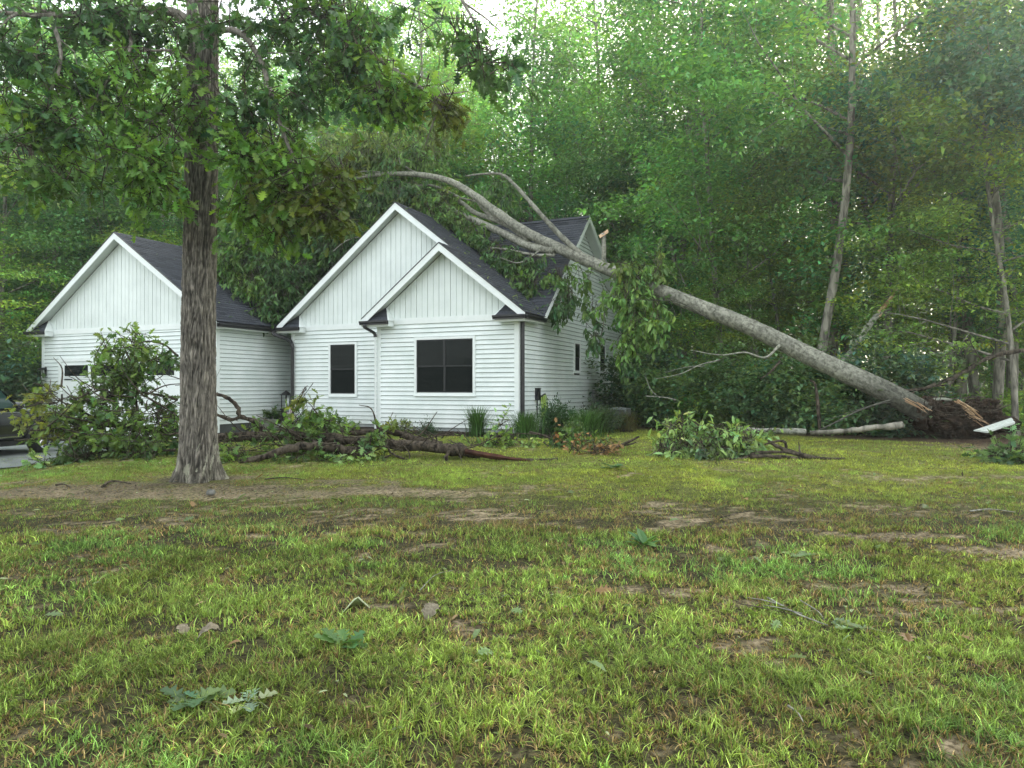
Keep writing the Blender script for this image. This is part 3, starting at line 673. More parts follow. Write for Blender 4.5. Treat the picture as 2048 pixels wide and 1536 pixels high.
def tree_kind(seed, H, r, base, nleaf, size, top=.32, first=.3, kids=(18, 5, 3), shrink=.3, bark='bark_wood', rad=.55, spread=1.0, wig=.1, fl=.30, up=.12):
    rg = np.random.default_rng(seed); mb = MB(); tips = []
    grow(rg, (0, 0, -.3), (rg.normal(0, .03), rg.normal(0, .03), 1), H, r, 0, 2, mb, tips, up, kids, wig, first, shrink, spread)
    if H > 12:      # small leafy shoots up the stem
        for z in np.arange(3.5, H * .6, .45):
            a = rg.random() * 6.28; tips.append((np.array([math.cos(a) * .35, math.sin(a) * .35, z]), np.array([math.cos(a), math.sin(a), .2])))
    # root flare
    mb.tube([(0, 0, -.4), (0, 0, .05), (0, 0, .5)], [r * 1.7, r * 1.35, r * .98], 9, cap=False, wob=.2, rg=rg)
    return mb.mesh('trunk', M[bark], True, True), foliage(rg, tips, nleaf, size, base, rad=rad, fl=fl, top=top).mesh('crown', M['leaf_far'], False, True)
G1c = (.085, .200, .062); G2c = (.065, .170, .078); G3c = (.125, .215, .050); G4c = (.065, .150, .062)
KT = [tree_kind(21, 24, .17, G1c, 15000, .21, .3, .34, (22, 5, 3), .26),
      tree_kind(22, 27, .20, G2c, 15000, .21, .3, .45, (20, 5, 3), .25),
      tree_kind(23, 21, .14, G3c, 18000, .19, .3, .30, (22, 5, 3), .28),
      tree_kind(24, 25, .17, G4c, 15000, .22, .3, .40, (20, 5, 3), .28),
      tree_kind(25, 17, .11, G1c, 17000, .17, .3, .22, (20, 5, 3), .30),
      tree_kind(26, 28, .16, G2c, 13000, .20, .3, .60, (14, 5, 3), .24)]
KT += [tree_kind(27, 24, .18, G2c, 9500, .20, .05, .34, (16, 5, 3), .26), tree_kind(28, 26, .20, G1c, 9500, .21, .07, .40, (16, 5, 3), .25)]
KS = [tree_kind(31, 7.5, .07, G1c, 15000, .13, .3, .12, (16, 5, 3), .42, rad=.3, wig=.15),
      tree_kind(32, 5.5, .06, G3c, 13000, .12, .3, .05, (15, 5, 3), .5, rad=.28, wig=.18),
      tree_kind(33, 9.5, .09, G3c, 17000, .13, .3, .20, (14, 6, 3), .42, rad=.34, fl=.22, spread=1.4, up=.02)]
def shrub_kind(seed, H, W, base, n, size):
    rg = np.random.default_rng(seed); mb = MB(); tips = []
    for i in range(9):
        a = rg.random() * 6.28; grow(rg, (rg.normal(0, W * .12), rg.normal(0, W * .12), -.05), (math.cos(a) * .7, math.sin(a) * .7, 1), H * (.7 + .5 * rg.random()), .018, 1, 2, mb, tips, .1, (0, 7, 3), .2)
    return mb.mesh('stems', M['bark_wood'], True, True), foliage(rg, tips, n, size, base, rad=.16 * W, fl=.8).mesh('foliage', M['leaf_far'], False, True)
KB = [shrub_kind(41, 1.6, 1.5, (.10, .18, .08), 6500, .15), shrub_kind(42, 1.1, 1.3, G3c, 5200, .14), shrub_kind(43, 2.2, 1.6, (.085, .155, .075), 7000, .16)]
def place(name, kindm, X, Y, rz, sc, label, cat, group, tilt=(0, 0), parts=('trunk', 'crown'), zoff=0):
    e = empty(name, (X, Y, float(terr(X, Y)) + zoff), rz, label, cat, group)
    e.rotation_euler = (tilt[0], tilt[1], rz); e.scale = (sc, sc, sc)
    for nm, me in zip(parts, kindm): link(nm, me, None, e)
    return e
TR = np.random.default_rng(77)
TINV = np.array(HM.inverted())
def in_house(X, Y, mgn=2.6):
    q = TINV @ np.array([X, Y, 0, 1]); return -G0 - mgn < q[0] < mgn and -3.5 - mgn * .3 < q[1] < TB + mgn
# trees whose trunks can be told apart in the photograph: px, Y, kind, scale, tilt
named = [
 (1362, 31, 3, 1.0, (0, 0), 'tall tree with twin grey stems standing right of the fallen trunk\'s midpoint'),
 (1350, 31.6, 0, .85, (0, -.03), 'grey stem leaning slightly left beside the tall twin-stemmed tree'),
 (1373, 31.3, 0, .9, (0, .07), 'grey stem leaning right out of the twin-stemmed clump'),
 (1328, 33, 4, 1.0, (0, 0), 'thinner grey tree just left of the twin-stemmed clump'),
 (1655, 25.5, 7, 1.0, (0, -.02), 'tall rough grey tree leaning left behind the fallen trunk'),
 (1700, 27, 6, .95, (0, 0), 'straight pale tree behind the splintered snag'),
 (1757, 29, 6, .95, (0, -.04), 'slim pale tree right of the splintered snag'),
 (1921, 24.5, 7, 1.05, (0, 0), 'tall grey tree rising straight behind the torn root mound'),
 (1958, 22.5, 6, .9, (0, .03), 'pale barked tree leaning right beside the white panel'),
 (1990, 20.5, 6, .8, (0, .02), 'thin brown tree nearest the right edge behind the white panel'),
 (2022, 21.5, 6, .9, (0, -.02), 'slender reddish tree at the far right edge of the woods'),
 (1015, 37, 0, 1.0, (0, -.04), 'grey trunk rising behind the roof ridge above the arching limb'),
 (1106, 37, 4, 1.3, (0, 0), 'thin pale trunk behind the right end of the roof ridge'),
 (1240, 34, 3, .95, (0, .02), 'dark trunk behind the house right of the peeled stub'),
 (1270, 42, 4, 1.15, (0, 0), 'leafy tree behind the peeled stub at the roof corner'),
 (640, 35, 0, 1.0, (0, 0), 'tall leafy tree between the oak and the main gable'),
 (770, 36, 2, 1.1, (0, 0), 'tall leafy tree over the main gable peak'),
 (880, 38, 0, 1.05, (0, 0), 'tall leafy tree over the top of the arching limb'),
 (1170, 43, 4, 1.2, (0, 0), 'leafy tree right behind the rear gable peak'),
 (700, 41, 4, 1.2, (0, 0), 'leafy tree behind the left slope of the main gable'),
 (830, 40, 2, 1.0, (0, 0), 'leafy tree just right behind the main gable peak'),
 (940, 42, 4, 1.2, (0, 0), 'leafy tree behind the arching limb'),
 (350, 36, 4, 1.1, (0, 0), 'leafy tree directly behind the oak trunk'),
 (215, 35, 4, 1.1, (0, 0), 'leafy tree behind the garage gable peak'),
 (90, 32, 4, 1.1, (0, 0), 'dark leafy tree behind the left garage corner'),
 (15, 29, 4, 1.0, (0, 0), 'dark leafy tree at the far left edge of the photo'),
 (150, 45, 0, 1.0, (0, 0), 'taller tree farther behind the left of the garage'),
 (1480, 30, 0, .9, (0, .03), 'tree with bright green crown over the middle of the fallen trunk'),
 (1560, 34, 2, 1.0, (0, 0), 'mid green tree behind the understory right of centre'),
]
for px, Y, k, sc, tl, lab in named:
    place('hardwood_tree', KT[k], (px - CX) / F * Y, Y, TR.random() * 6.28, sc, lab, 'tree', 'trees of the woods beyond the house', tilt=tl)
occ = [((px - CX) / F * Y, Y) for px, Y, *_ in named]
def scatter(n, ymin, ymax, gap, kinds, sc0, sc1, nm, lab, grp, cond=None, cat='tree', parts=('trunk', 'crown'), xr=(-.86, .86)):
    c = 0; tr = 0
    while c < n and tr < n * 60:
        tr += 1; Y = ymin + (ymax - ymin) * TR.random() ** 1.0; X = Y * (xr[0] + (xr[1] - xr[0]) * TR.random())
        if in_house(X, Y) or (Y < float(wood_edge(X)) + 1.5 and X > 0): continue
        if X < 0 and Y < 30 and X > -19: continue
        if cond and not cond(X, Y): continue
        if X / Y > .33 and Y > 30 and 'tree' == cat and TR.random() < .92: continue
        if any((X - a) ** 2 + (Y - b) ** 2 < gap ** 2 for a, b in occ): continue
        occ.append((X, Y)); c += 1
        place(nm, kinds[TR.integers(len(kinds))], X, Y, TR.random() * 6.28, sc0 + (sc1 - sc0) * TR.random(), lab(X, Y), cat, grp, parts=parts, tilt=(TR.normal(0, .02), TR.normal(0, .02)))
def where(X, Y):
    px = CX + F * X / Y
    for lim, t in ((-150, 'beyond the left edge'), (90, 'at the far left, left of the garage'), (260, 'behind the left half of the garage gable'), (440, 'behind the oak and the garage roof'), (600, 'between the oak and the main gable'), (760, 'over the left slope of the main gable'),
                   (900, 'over the peak of the main gable'), (1040, 'above the arching limb'), (1180, 'over the rear roof ridge'), (1300, 'above the peeled stub'), (1420, 'by the twin-stemmed clump'), (1540, 'above the middle of the fallen trunk'),
                   (1660, 'left of the splintered snag'), (1800, 'around the splintered snag'), (1930, 'above the root mound'), (2100, 'above the white siding sheet')):
        if px < lim: return t
    return 'beyond the right edge'
def labt(X, Y): return ('nearer' if Y < 38 else 'mid-distance' if Y < 56 else 'distant') + ' leafy tree ' + where(X, Y)
scatter(24, 30, 50, 2.9, [KT[0], KT[1], KT[2], KT[3], KT[4]], .85, 1.1, 'hardwood_tree', labt, 'trees of the woods beyond the house')
scatter(30, 48, 85, 3.4, [KT[0], KT[1], KT[3], KT[5]], .95, 1.2, 'hardwood_tree', labt, 'trees of the woods beyond the house')
scatter(7, 21, 30, 2.6, [KT[2], KT[4], KT[0]], .8, 1.0, 'hardwood_tree', labt, 'trees of the woods beyond the house', cond=lambda x, y: x > 4.5 or x < -19)
def labs(X, Y): return ('nearer' if Y < 28 else 'middle' if Y < 40 else 'distant') + ' leafy sapling ' + where(X, Y)
scatter(24, 22, 34, 1.9, KS, .7, 1.15, 'sapling', labs, 'saplings of the understory', cond=lambda x, y: x > 6.3 or x < -17 or y > 31)
scatter(24, 34, 60, 2.2, KS, .9, 1.3, 'sapling', labs, 'saplings of the understory')
# tiered light green sapling reaching in from the right
for px, Y, s, k in ((2030, 19.0, 1.0, 2), (1890, 21.5, .85, 2), (1530, 24.0, .75, 2), (1985, 24, 1.1, 2)):
    place('sapling', KS[k], (px - CX) / F * Y, Y, px * .01, s, {2030: 'tiered light green sapling nearest the right edge', 1890: 'tiered light green sapling over the root mound', 1530: 'bright green sapling over the middle of the fallen trunk', 1985: 'tall tiered sapling behind the white panel'}[px], 'sapling', 'saplings of the understory')
# brush at the lawn edge
bi = 0
for X in np.arange(3.9, 9.9, .62)[1:]:
    for row in range(2):
        Y = float(wood_edge(X)) + 2.3 + row * 1.5 + TR.normal(0, .15); x = X + TR.normal(0, .15)
        if in_house(x, Y, 1.0): continue
        place('bush', KB[TR.integers(3)], x, Y, TR.random() * 6, .75 + .35 * TR.random(), ('front row' if row == 0 else 'second row') + ' green bush ' + ('beside the air conditioner', 'right of the air conditioner', 'behind the pale green leafy limb', 'left of the thin pale log', 'behind the thin pale log', 'behind the middle of the logs', 'left of the smooth grey log', 'behind the smooth grey log', 'right of the smooth grey log', 'beside the root mound')[int((X - 3.9) / .62 + .5)], 'bush', 'bushes at the lawn edge', parts=('stems', 'foliage'))
for X, Y, s in ((13.5, 17.5, .5), (12.2, 20.5, .9), (14.5, 21, 1.0), (-17.5, 24, 1.2), (-18.8, 22, 1.1), (-17, 27.5, 1.3), (-19.5, 26, 1.4), (-15.9, 30, 1.2)):
    place('bush', KB[TR.integers(3)], X, Y, TR.random() * 6, s, 'green bush in the woods ' + where(X, Y), 'bush', 'bushes in the woods', parts=('stems', 'foliage'))
# far-off woods as one mass
def farwoods():
    rg = np.random.default_rng(5); n = 42000; X = rg.uniform(-95, 95, n); Y = rg.uniform(84, 104, n)
    top = 15 + 10 * fbm(X * .12, Y * .05, 3); Z = rg.random(n) ** .8 * top + terr(X, Y)
    D = rg.normal(0, 1, (n, 3)); mb = MB()
    leaves(mb, np.c_[X, Y, Z], D, 1.3 * (.6 + .8 * rg.random(n)), palette(n, G4c, .35, rg=rg), 'far', rg, .4)
    tag(mb.obj('distant_woods', M['leaf_far'], col=True), 'dark mass of far-off woods behind the nearer trees', 'woods', kind='stuff')
farwoods()

# ------------------------------------------------------------------ foreground oak
def big_trunk(path, rad, n=120, rows=420, ridge=.022, flare=None, seed=1, dirn=None):
    P = smooth_path(path, 24); t = np.linspace(0, 1, len(P)); tt = np.linspace(0, 1, rows)
    P = np.stack([np.interp(tt, t, P[:, i]) for i in range(3)], 1); rr = np.interp(tt, np.linspace(0, 1, len(rad)), rad)
    L = np.r_[0, np.cumsum(np.linalg.norm(np.diff(P, axis=0), axis=1))]
    T = np.gradient(P, axis=0); T /= np.linalg.norm(T, axis=1)[:, None]
    x = nrm(np.cross(T[0], (0.3, 1, .2))); N = []
    for i in range(rows): x = nrm(x - T[i] * np.dot(x, T[i])); N.append(x)
    N = np.array(N); B = np.cross(T, N); a = np.arange(n) / n * 2 * np.pi
    A, LL = np.meshgrid(a, L)
    c1 = np.cos(A); s1 = np.sin(A)
    k = 9.0
    # furrowed bark: warped ridges running along the stem
    wx = A * rr[:, None] * 22; per = np.round(2 * np.pi * rr.mean() * 22)
    wv = fbm(np.cos(A) * 3 + seed, LL * 1.8 + np.sin(A) * 3, 4) * 2.4
    u = A / (2 * np.pi) * per + wv * 2.0
    saw = np.abs((u % 1) - .5) * 2
    br = fbm(np.cos(A) * k + LL * .7, LL * 5 + np.sin(A) * k, 4)
    h = np.clip(saw * 1.4 - .25, 0, 1) * .75 + (br - .5) * 1.1
    h = h - (fbm(np.cos(A) * 6 + 40, LL * 3.2 + np.sin(A) * 6, 3) > .6) * .25
    r2 = rr[:, None] * (1 + .05 * (fbm(np.cos(A) * 1.2 + 7, LL * .6 + np.sin(A) * 1.2, 2) - .5)) + ridge * h
    if flare is not None:
        f = np.exp(-LL / flare[1]); r2 = r2 * (1 + flare[0] * f * (1 + .55 * np.cos(A * 5 + 1) + .3 * np.cos(A * 3)))
    V = P[:, None, :] + r2[:, :, None] * (c1[:, :, None] * N[:, None, :] + s1[:, :, None] * B[:, None, :])
    i = np.arange(rows - 1)[:, None] * n; j = np.arange(n)[None, :]; kk = (j + 1) % n
    q = np.stack([i + j, i + kk, i + n + kk, i + n + j], -1).reshape(-1, 4)
    C = np.clip(.40 + .85 * h, .22, 1.15)[:, :, None] * np.ones(3)
    return V.reshape(-1, 3), q, C.reshape(-1, 3), P, LL, A, h
oc = onfloor(397, 10.75)
oak = empty('oak_tree', oc, 0, 'large oak with furrowed grey trunk standing on the lawn in front of the garage', 'tree')
def OL(px, py, Y): return at(px, py, Y) - oc
tp_ = [(0, 0, -.15), (0.0, 0, .4), OL(397, 700, 10.75), OL(399, 500, 10.75), OL(403, 250, 10.72), OL(404, 0, 10.7), OL(404, -300, 10.7), OL(400, -700, 10.7)]
V, q, C, *_r = big_trunk(tp_, [.268, .248, .236, .226, .218, .210, .20, .19, .18], 200, 760, .024, (.8, .24), 3)
LLr, Ar, hr = _r[1], _r[2], _r[3]
lich = (fbm(np.cos(Ar) * 5 + 3, LLr * 6 + np.sin(Ar) * 5, 3) > .60) & (LLr < .75)
C = C.reshape(*LLr.shape, 3); C[lich] = np.array([1.35, 1.45, 1.35]); gm = sm(.55 - LLr, 0, .3)[..., None] * .35; C = C * (1 - gm) + C * np.array([.5, .52, .4]) * gm
link('trunk', npmesh('trunk', V, [q], M['bark_oak'], C.reshape(-1, 3), True), None, oak)
# limbs and drooping boughs: each a path in photo columns/rows at a real distance, with foliage masses
OAK = np.random.default_rng(9); ol = MB(); olf = MB(); otw = MB()
limbs = [
 ([OL(400, 60, 10.7), OL(340, 22, 10.5), OL(230, 20, 10.0), OL(100, 30, 9.4), OL(-40, 20, 9.0)], .085),
 ([OL(400, -30, 10.7), OL(500, -40, 10.6), OL(620, 20, 10.4), OL(720, 90, 10.3), OL(820, 160, 10.2), OL(900, 215, 10.1)], .07),
 ([OL(404, 70, 10.7), OL(470, 60, 10.2), OL(520, 120, 10.0), OL(560, 250, 9.9), OL(600, 340, 9.9), OL(650, 400, 9.8)], .05),
 ([OL(395, 150, 10.6), OL(360, 105, 10.0), OL(300, 100, 9.8), OL(235, 105, 9.7)], .03),
 ([OL(398, 330, 10.5), OL(350, 262, 10.1), OL(310, 225, 9.9), OL(250, 290, 9.7), OL(190, 320, 9.6)], .03),
 ([OL(100, 30, 9.4), OL(120, 120, 9.2), OL(80, 230, 9.1), OL(60, 330, 9.1)], .03),
 ([OL(230, 20, 10.0), OL(260, 90, 9.6), OL(200, 180, 9.5), OL(160, 260, 9.5)], .03),
 ([OL(404, -200, 10.7), OL(700, -230, 9.5), OL(880, -60, 8.6), OL(960, 60, 8.2)], .05),
]
for p, r in limbs:
    P = smooth_path(p, 6); ol.tube(P, np.linspace(r, r * .25, len(P)), 8, wob=.15)
    for i in range(3, len(P) - 1, 2):
        d = nrm(P[i + 1] - P[i]); o = nrm(OAK.normal(0, 1, 3)); e = P[i] + nrm(d + o) * (.3 + .5 * OAK.random())
        ol.tube([P[i], (P[i] + e) / 2 + OAK.normal(0, .04, 3), e], [r * .3, r * .2, .006], 4)
OB = (.12, .24, .040); OD = (.065, .145, .048)
masses = [ # px, py, Y, rx, ry (px), depth, n, colour
 (40, 90, 9.2, 110, 60, .6, 330, OD), (150, 40, 9.6, 120, 45, .6, 330, OD), (270, 40, 9.9, 90, 40, .5, 260, OD), (40, 190, 9.0, 70, 60, .5, 160, OB),
 (110, 130, 9.4, 80, 45, .6, 150, OD), (190, 170, 9.6, 80, 60, .6, 180, OB), (300, 130, 9.9, 60, 50, .5, 150, OB), (260, 230, 9.8, 70, 50, .5, 200, OB), (320, 260, 9.9, 55, 60, .5, 190, OB),
 (180, 250, 9.5, 70, 40, .5, 150, OB), (60, 330, 9.1, 80, 50, .5, 210, (.08, .165, .036)), (140, 350, 9.4, 60, 40, .4, 120, (.08, .165, .036)), (250, 330, 9.7, 80, 50, .5, 220, OB), (330, 350, 9.8, 45, 60, .4, 160, OB),
 (120, 230, 9.2, 60, 45, .4, 130, OD), (350, 200, 9.9, 40, 60, .35, 130, OB), (290, 400, 10.1, 60, 35, .4, 110, OB),
 (475, 200, 9.9, 50, 80, .4, 190, OD), (490, 90, 10.1, 60, 60, .5, 90, OD), (475, 300, 9.9, 45, 50, .4, 170, OB), (540, 280, 9.9, 60, 60, .45, 260, OB), (520, 370, 9.9, 75, 55, .5, 300, OB), (600, 400, 9.8, 70, 50, .5, 280, (.085, .125, .022)),
 (640, 350, 9.8, 60, 40, .45, 220, (.085, .125, .022)), (570, 330, 9.9, 60, 40, .4, 160, OB), (650, 430, 9.8, 40, 30, .35, 120, (.095, .125, .02)), (480, 410, 10.1, 40, 60, .4, 150, OB), (560, 460, 9.9, 50, 30, .35, 90, OB),
 (580, 60, 10.3, 80, 60, .6, 260, OD), (660, 40, 10.3, 80, 50, .5, 220, OB), (640, 140, 10.2, 80, 50, .5, 300, OD), (730, 150, 10.2, 80, 50, .5, 300, OB), (700, 90, 10.2, 70, 50, .5, 200, OD), (800, 180, 10.1, 70, 40, .45, 240, OB),
 (760, 210, 10.1, 60, 30, .4, 130, OD), (880, 205, 10.1, 45, 28, .35, 130, (.10, .135, .02)), (590, 190, 10.1, 55, 40, .45, 130, OD), (720, 20, 10.2, 90, 40, .5, 180, OD),
 (960, 120, 8.2, 70, 34, .35, 130, OD), (920, 40, 8.3, 50, 40, .35, 60, OD), (1010, 150, 8.1, 40, 22, .25, 50, OD), (860, 20, 8.5, 60, 30, .35, 50, OD),
 (404, 200, 10.2, 45, 45, .15, 70, OD), (440, 30, 10.4, 60, 40, .3, 60, OD), (320, 70, 10.1, 60, 30, .4, 90, OD), (404, -120, 10.7, 300, 90, 1.5, 900, OD),
]
for px, py, Y, rx, ry, dz, n, c in masses:
    k = Y / F; clump(olf, otw, OL(px, py, Y), (rx * k, dz, ry * k), int(n * 1.3), .155, c, 'oak', .35, .3, 6, OAK)
ol.obj('limbs', M['bark_oak'], oak, True, True); olf.obj('foliage', M['leaf'], oak, False, True); otw.obj('twigs', M['bark_dark'], oak, False, True)

# ------------------------------------------------------------------ the uprooted tree lying on the roof
fb_ = np.array(at(1835, 815, 17.4)); ft = empty('fallen_tree', (fb_[0], fb_[1], float(terr(fb_[0], fb_[1]))), 0, 'large pale-barked uprooted tree lying diagonally across the house roof', 'tree')
f0 = np.array(ft.location)
def FL(px, py, Y): return at(px, py, Y) - f0
FR = np.random.default_rng(19)
path = [FL(1850, 826, 17.3), FL(1770, 782, 17.5), FL(1640, 722, 18.1), FL(1500, 654, 18.8), FL(1380, 606, 19.5), FL(1290, 569, 20.1), FL(1200, 532, 20.8), FL(1130, 502, 21.3)]
V, q, C, P, LL, A, h = big_trunk(path, [.265, .25, .232, .214, .198, .184, .172, .165], 90, 420, .009, None, 8)
pt = .85 + .30 * (fbm(LL * 1.1 + np.cos(A), LL * 1.0 + np.sin(A) * 2, 3) - .4) + .5 * (fbm(np.cos(A) * 9, LL * 1.5 + np.sin(A) * 9, 4) - .5); ring = fbm(LL * 9, A * 0.7, 2)
C = (pt * (.8 + .35 * ring))[..., None] * np.array([1, 1, .97]); low = (LL < 2.4)[..., None] * sm(2.4 - LL, 0, 2)[..., None]; C = C * (1 - low * .62)
link('trunk', npmesh('trunk', V, [q], M['bark_pale'], C.reshape(-1, 3), True), None, ft)
fl = [
 # (path, r0, r1)
 ([FL(1140, 507, 21.3), FL(1060, 468, 21.9), FL(1000, 430, 22.4), FL(955, 395, 22.8), FL(900, 362, 23.2), FL(840, 349, 23.6), FL(780, 347, 23.9), FL(730, 352, 24.2), FL(688, 364, 24.4)], .20, .06),
 ([FL(1110, 500, 21.5), FL(1060, 492, 22.0), FL(1010, 468, 22.4), FL(960, 445, 22.9), FL(925, 430, 23.2), FL(880, 412, 23.5)], .19, .09),
 ([FL(1060, 480, 22.0), FL(1020, 452, 22.5), FL(985, 437, 22.8), FL(950, 425, 23.1), FL(915, 400, 23.5), FL(870, 385, 23.8)], .14, .07),
 ([FL(985, 437, 22.8), FL(960, 410, 23.1), FL(955, 395, 23.1), FL(940, 385, 23.3)], .08, .05),
 ([FL(1175, 520, 21.0), FL(1120, 470, 21.2), FL(1070, 415, 21.5), FL(1030, 370, 21.8), FL(1002, 348, 22.0), FL(960, 348, 22.2), FL(930, 352, 22.4)], .11, .025),
 ([FL(1002, 348, 22.0), FL(1006, 335, 22.0), FL(998, 330, 22.0), FL(996, 300, 22.0)], .02, .008),
 ([FL(1040, 455, 22.4), FL(1000, 420, 22.7), FL(960, 405, 23.0), FL(920, 395, 23.3)], .055, .03),
 ([FL(1110, 510, 21.5), FL(1070, 510, 21.6), FL(1020, 500, 21.9), FL(980, 495, 22.0)], .07, .03),
 ([FL(1080, 500, 21.7), FL(1040, 525, 21.0), FL(1000, 515, 21.4)], .03, .012),
 ([FL(1207, 535, 20.8), FL(1208, 500, 20.8), FL(1207, 466, 20.8)], .085, .08),
 ([FL(840, 349, 23.6), FL(815, 335, 23.7), FL(800, 325, 23.8), FL(795, 300, 23.8), FL(782, 285, 23.8)], .035, .012),
 ([FL(780, 347, 23.9), FL(740, 342, 24.0), FL(700, 345, 24.2), FL(680, 360, 24.3)], .04, .015),
 ([FL(1420, 640, 19.2), FL(1360, 605, 19.0), FL(1300, 600, 18.9), FL(1255, 600, 18.9)], .02, .008),
 ([FL(1330, 590, 19.8), FL(1350, 630, 19.6), FL(1335, 650, 19.5), FL(1310, 665, 19.4)], .015, .006),
 ([FL(1240, 549, 20.4), FL(1215, 600, 20.2), FL(1205, 660, 20.1), FL(1195, 700, 20.0)], .03, .01),
 ([FL(1560, 690, 18.3), FL(1530, 715, 18.2), FL(1490, 705, 18.4), FL(1440, 710, 18.6), FL(1380, 700, 18.8)], .045, .01),
 ([FL(1780, 800, 17.2), FL(1720, 820, 17.0), FL(1660, 850, 16.9), FL(1620, 868, 16.8)], .0301, .012),
 ([FL(1820, 800, 17.2), FL(1740, 812, 17.4), FL(1650, 842, 17.5)], .02, .01),
 ([FL(920, 395, 23.3), FL(860, 370, 23.8), FL(800, 380, 24.2), FL(740, 400, 24.6)], .06, .02),
 ([FL(870, 385, 23.8), FL(800, 400, 24.4), FL(720, 440, 24.9), FL(640, 470, 25.2)], .07, .02),
 ([FL(688, 364, 24.4), FL(640, 390, 24.8), FL(600, 430, 25.0), FL(560, 500, 25.0)], .05, .012),
 ([FL(738, 470, 23.6), FL(700, 478, 23.5), FL(680, 490, 23.4), FL(665, 503, 23.3)], .03, .012),
]
for p, r0, r1 in fl:
    P = smooth_path(p, 6); m = MB(); g = (.8 + .35 * FR.random()) * (.28 if r0 in (.0301, .02, .015) else 1)
    m.tube(P, np.linspace(r0, r1, len(P)) * .82 * (1 + .05 * FR.normal(0, 1, len(P))), 12, (g, g, g * .97), wob=.06, rg=FR); m.obj('limb', M['bark_pale'], ft, True, True)
# torn tip of the stub
m = MB(); m.add(np.array([FL(1198, 470, 20.8), FL(1216, 458, 20.8), FL(1217, 465, 20.7), FL(1200, 476, 20.7), FL(1207, 470, 20.9), FL(1212, 462, 20.95)]), [np.array([(0, 1, 2, 3)]), np.array([(0, 4, 5, 1)]), np.array([(1, 5, 2)]), np.array([(0, 3, 4)]), np.array([(3, 2, 5, 4)])]); m.obj('torn_stub', M['wood'], ft)
ff = MB(); ftw = MB(); FL_ = (.15, .27, .065); FB = (.11, .21, .05); FD = (.065, .14, .042); FO = (.125, .19, .045)
fm = [
 (470, 540, 24.2, 40, 50, .6, 500, FB), (520, 480, 24.6, 60, 60, .7, 750, FB), (600, 450, 25, 70, 60, .8, 850, FD), (560, 560, 24.3, 60, 45, .7, 620, FD), (640, 530, 24.3, 50, 45, .6, 480, FD), (680, 480, 24.4, 55, 45, .7, 600, FD),
 (620, 400, 25, 80, 50, .8, 700, FB), (700, 420, 24.8, 70, 40, .7, 600, FD), (755, 430, 24.3, 30, 18, .3, 110, FB), (530, 400, 25, 50, 50, .7, 500, FB), (530, 620, 23.2, 26, 16, .4, 110, FD), (545, 595, 23.4, 22, 16, .3, 80, FD), (480, 480, 24.8, 40, 60, .6, 350, FD), (500, 570, 23.8, 45, 30, .5, 260, FB), (590, 590, 23.8, 24, 22, .4, 150, FD),
 (700, 300, 24.6, 80, 45, .9, 620, FO), (760, 290, 24.6, 80, 45, .9, 620, FO), (830, 320, 24.2, 70, 32, .8, 420, FB), (860, 280, 24.6, 50, 40, .8, 300, FO), (670, 330, 24.6, 50, 40, .7, 300, FB),
 (800, 385, 24.0, 90, 28, .7, 700, FD), (880, 420, 23.4, 60, 32, .6, 600, FB), (900, 450, 23.0, 60, 28, .5, 520, FB), (860, 400, 23.8, 70, 24, .6, 400, FO), (950, 480, 22.6, 40, 22, .4, 330, FB), (1000, 380, 23.3, 60, 20, .5, 160, FD),
 (1000, 500, 22.0, 45, 18, .35, 300, FD), (1050, 525, 21.4, 55, 20, .35, 360, FD), (1090, 560, 20.9, 45, 20, .35, 260, FB), (1060, 565, 20.8, 30, 14, .3, 110, FD), (1120, 545, 20.8, 40, 18, .3, 220, FB),
 (1135, 600, 20.3, 30, 22, .3, 170, FD), (1125, 625, 20.2, 22, 20, .25, 90, FD), (1195, 600, 20.2, 26, 40, .3, 120, FB), (1250, 590, 20.0, 30, 45, .4, 280, FL_), (1260, 600, 19.8, 40, 60, .4, 460, FL_), (1280, 560, 19.9, 40, 45, .4, 380, FL_),
 (1310, 520, 19.9, 20, 35, .3, 140, FO), (1200, 670, 20.0, 35, 26, .3, 190, FD), (1262, 680, 19.7, 34, 40, .4, 220, FL_), (1240, 722, 19.7, 18, 24, .25, 70, FD), (1290, 640, 19.5, 45, 50, .4, 340, FL_), (1255, 545, 20.0, 30, 25, .3, 200, FO), (1200, 560, 20.5, 30, 14, .25, 120, FB),
]
for px, py, Y, rx, ry, dz, n, c in fm:
    k = Y / F; clump(ff, ftw, FL(px, py, Y), (rx * k, dz, ry * k), int(n * (3.0 if px < 660 else 2.0 if px < 900 else 1.3 if not 1190 <= px <= 1230 else .7)), .22, c, 'long', .75, .35, 8, FR)
ff.obj('foliage', M['leaf'], ft, False, True); ftw.obj('twigs', M['bark_dark'], ft, False, True)
# root mound: torn soil, roots, splintered wood
def lump(c, rad, seed, n=40, m=60, amp=.35, zmin=None):
    rg = np.random.default_rng(seed); th = np.linspace(0, np.pi, n); ph = np.linspace(0, 2 * np.pi, m, endpoint=False); T, Ph = np.meshgrid(th, ph, indexing='ij')
    d = np.stack([np.sin(T) * np.cos(Ph), np.sin(T) * np.sin(Ph), np.cos(T)], -1)
    a = fbm(d[..., 0] * 2.2 + seed + d[..., 2], d[..., 1] * 2.2 + d[..., 2] * 1.7 + 9, 4) + .6 * fbm(d[..., 0] * 7 + seed + d[..., 2] * 5, d[..., 1] * 7, 3)
    V = np.asarray(c) + d * np.asarray(rad) * (1 + amp * (a - .8))[..., None]
    i = np.arange(n - 1)[:, None] * m; j = np.arange(m)[None, :]; k = (j + 1) % m
    return V.reshape(-1, 3), np.stack([i + j, i + m + j, i + m + k, i + k], -1).reshape(-1, 4)
rb = MB(); 
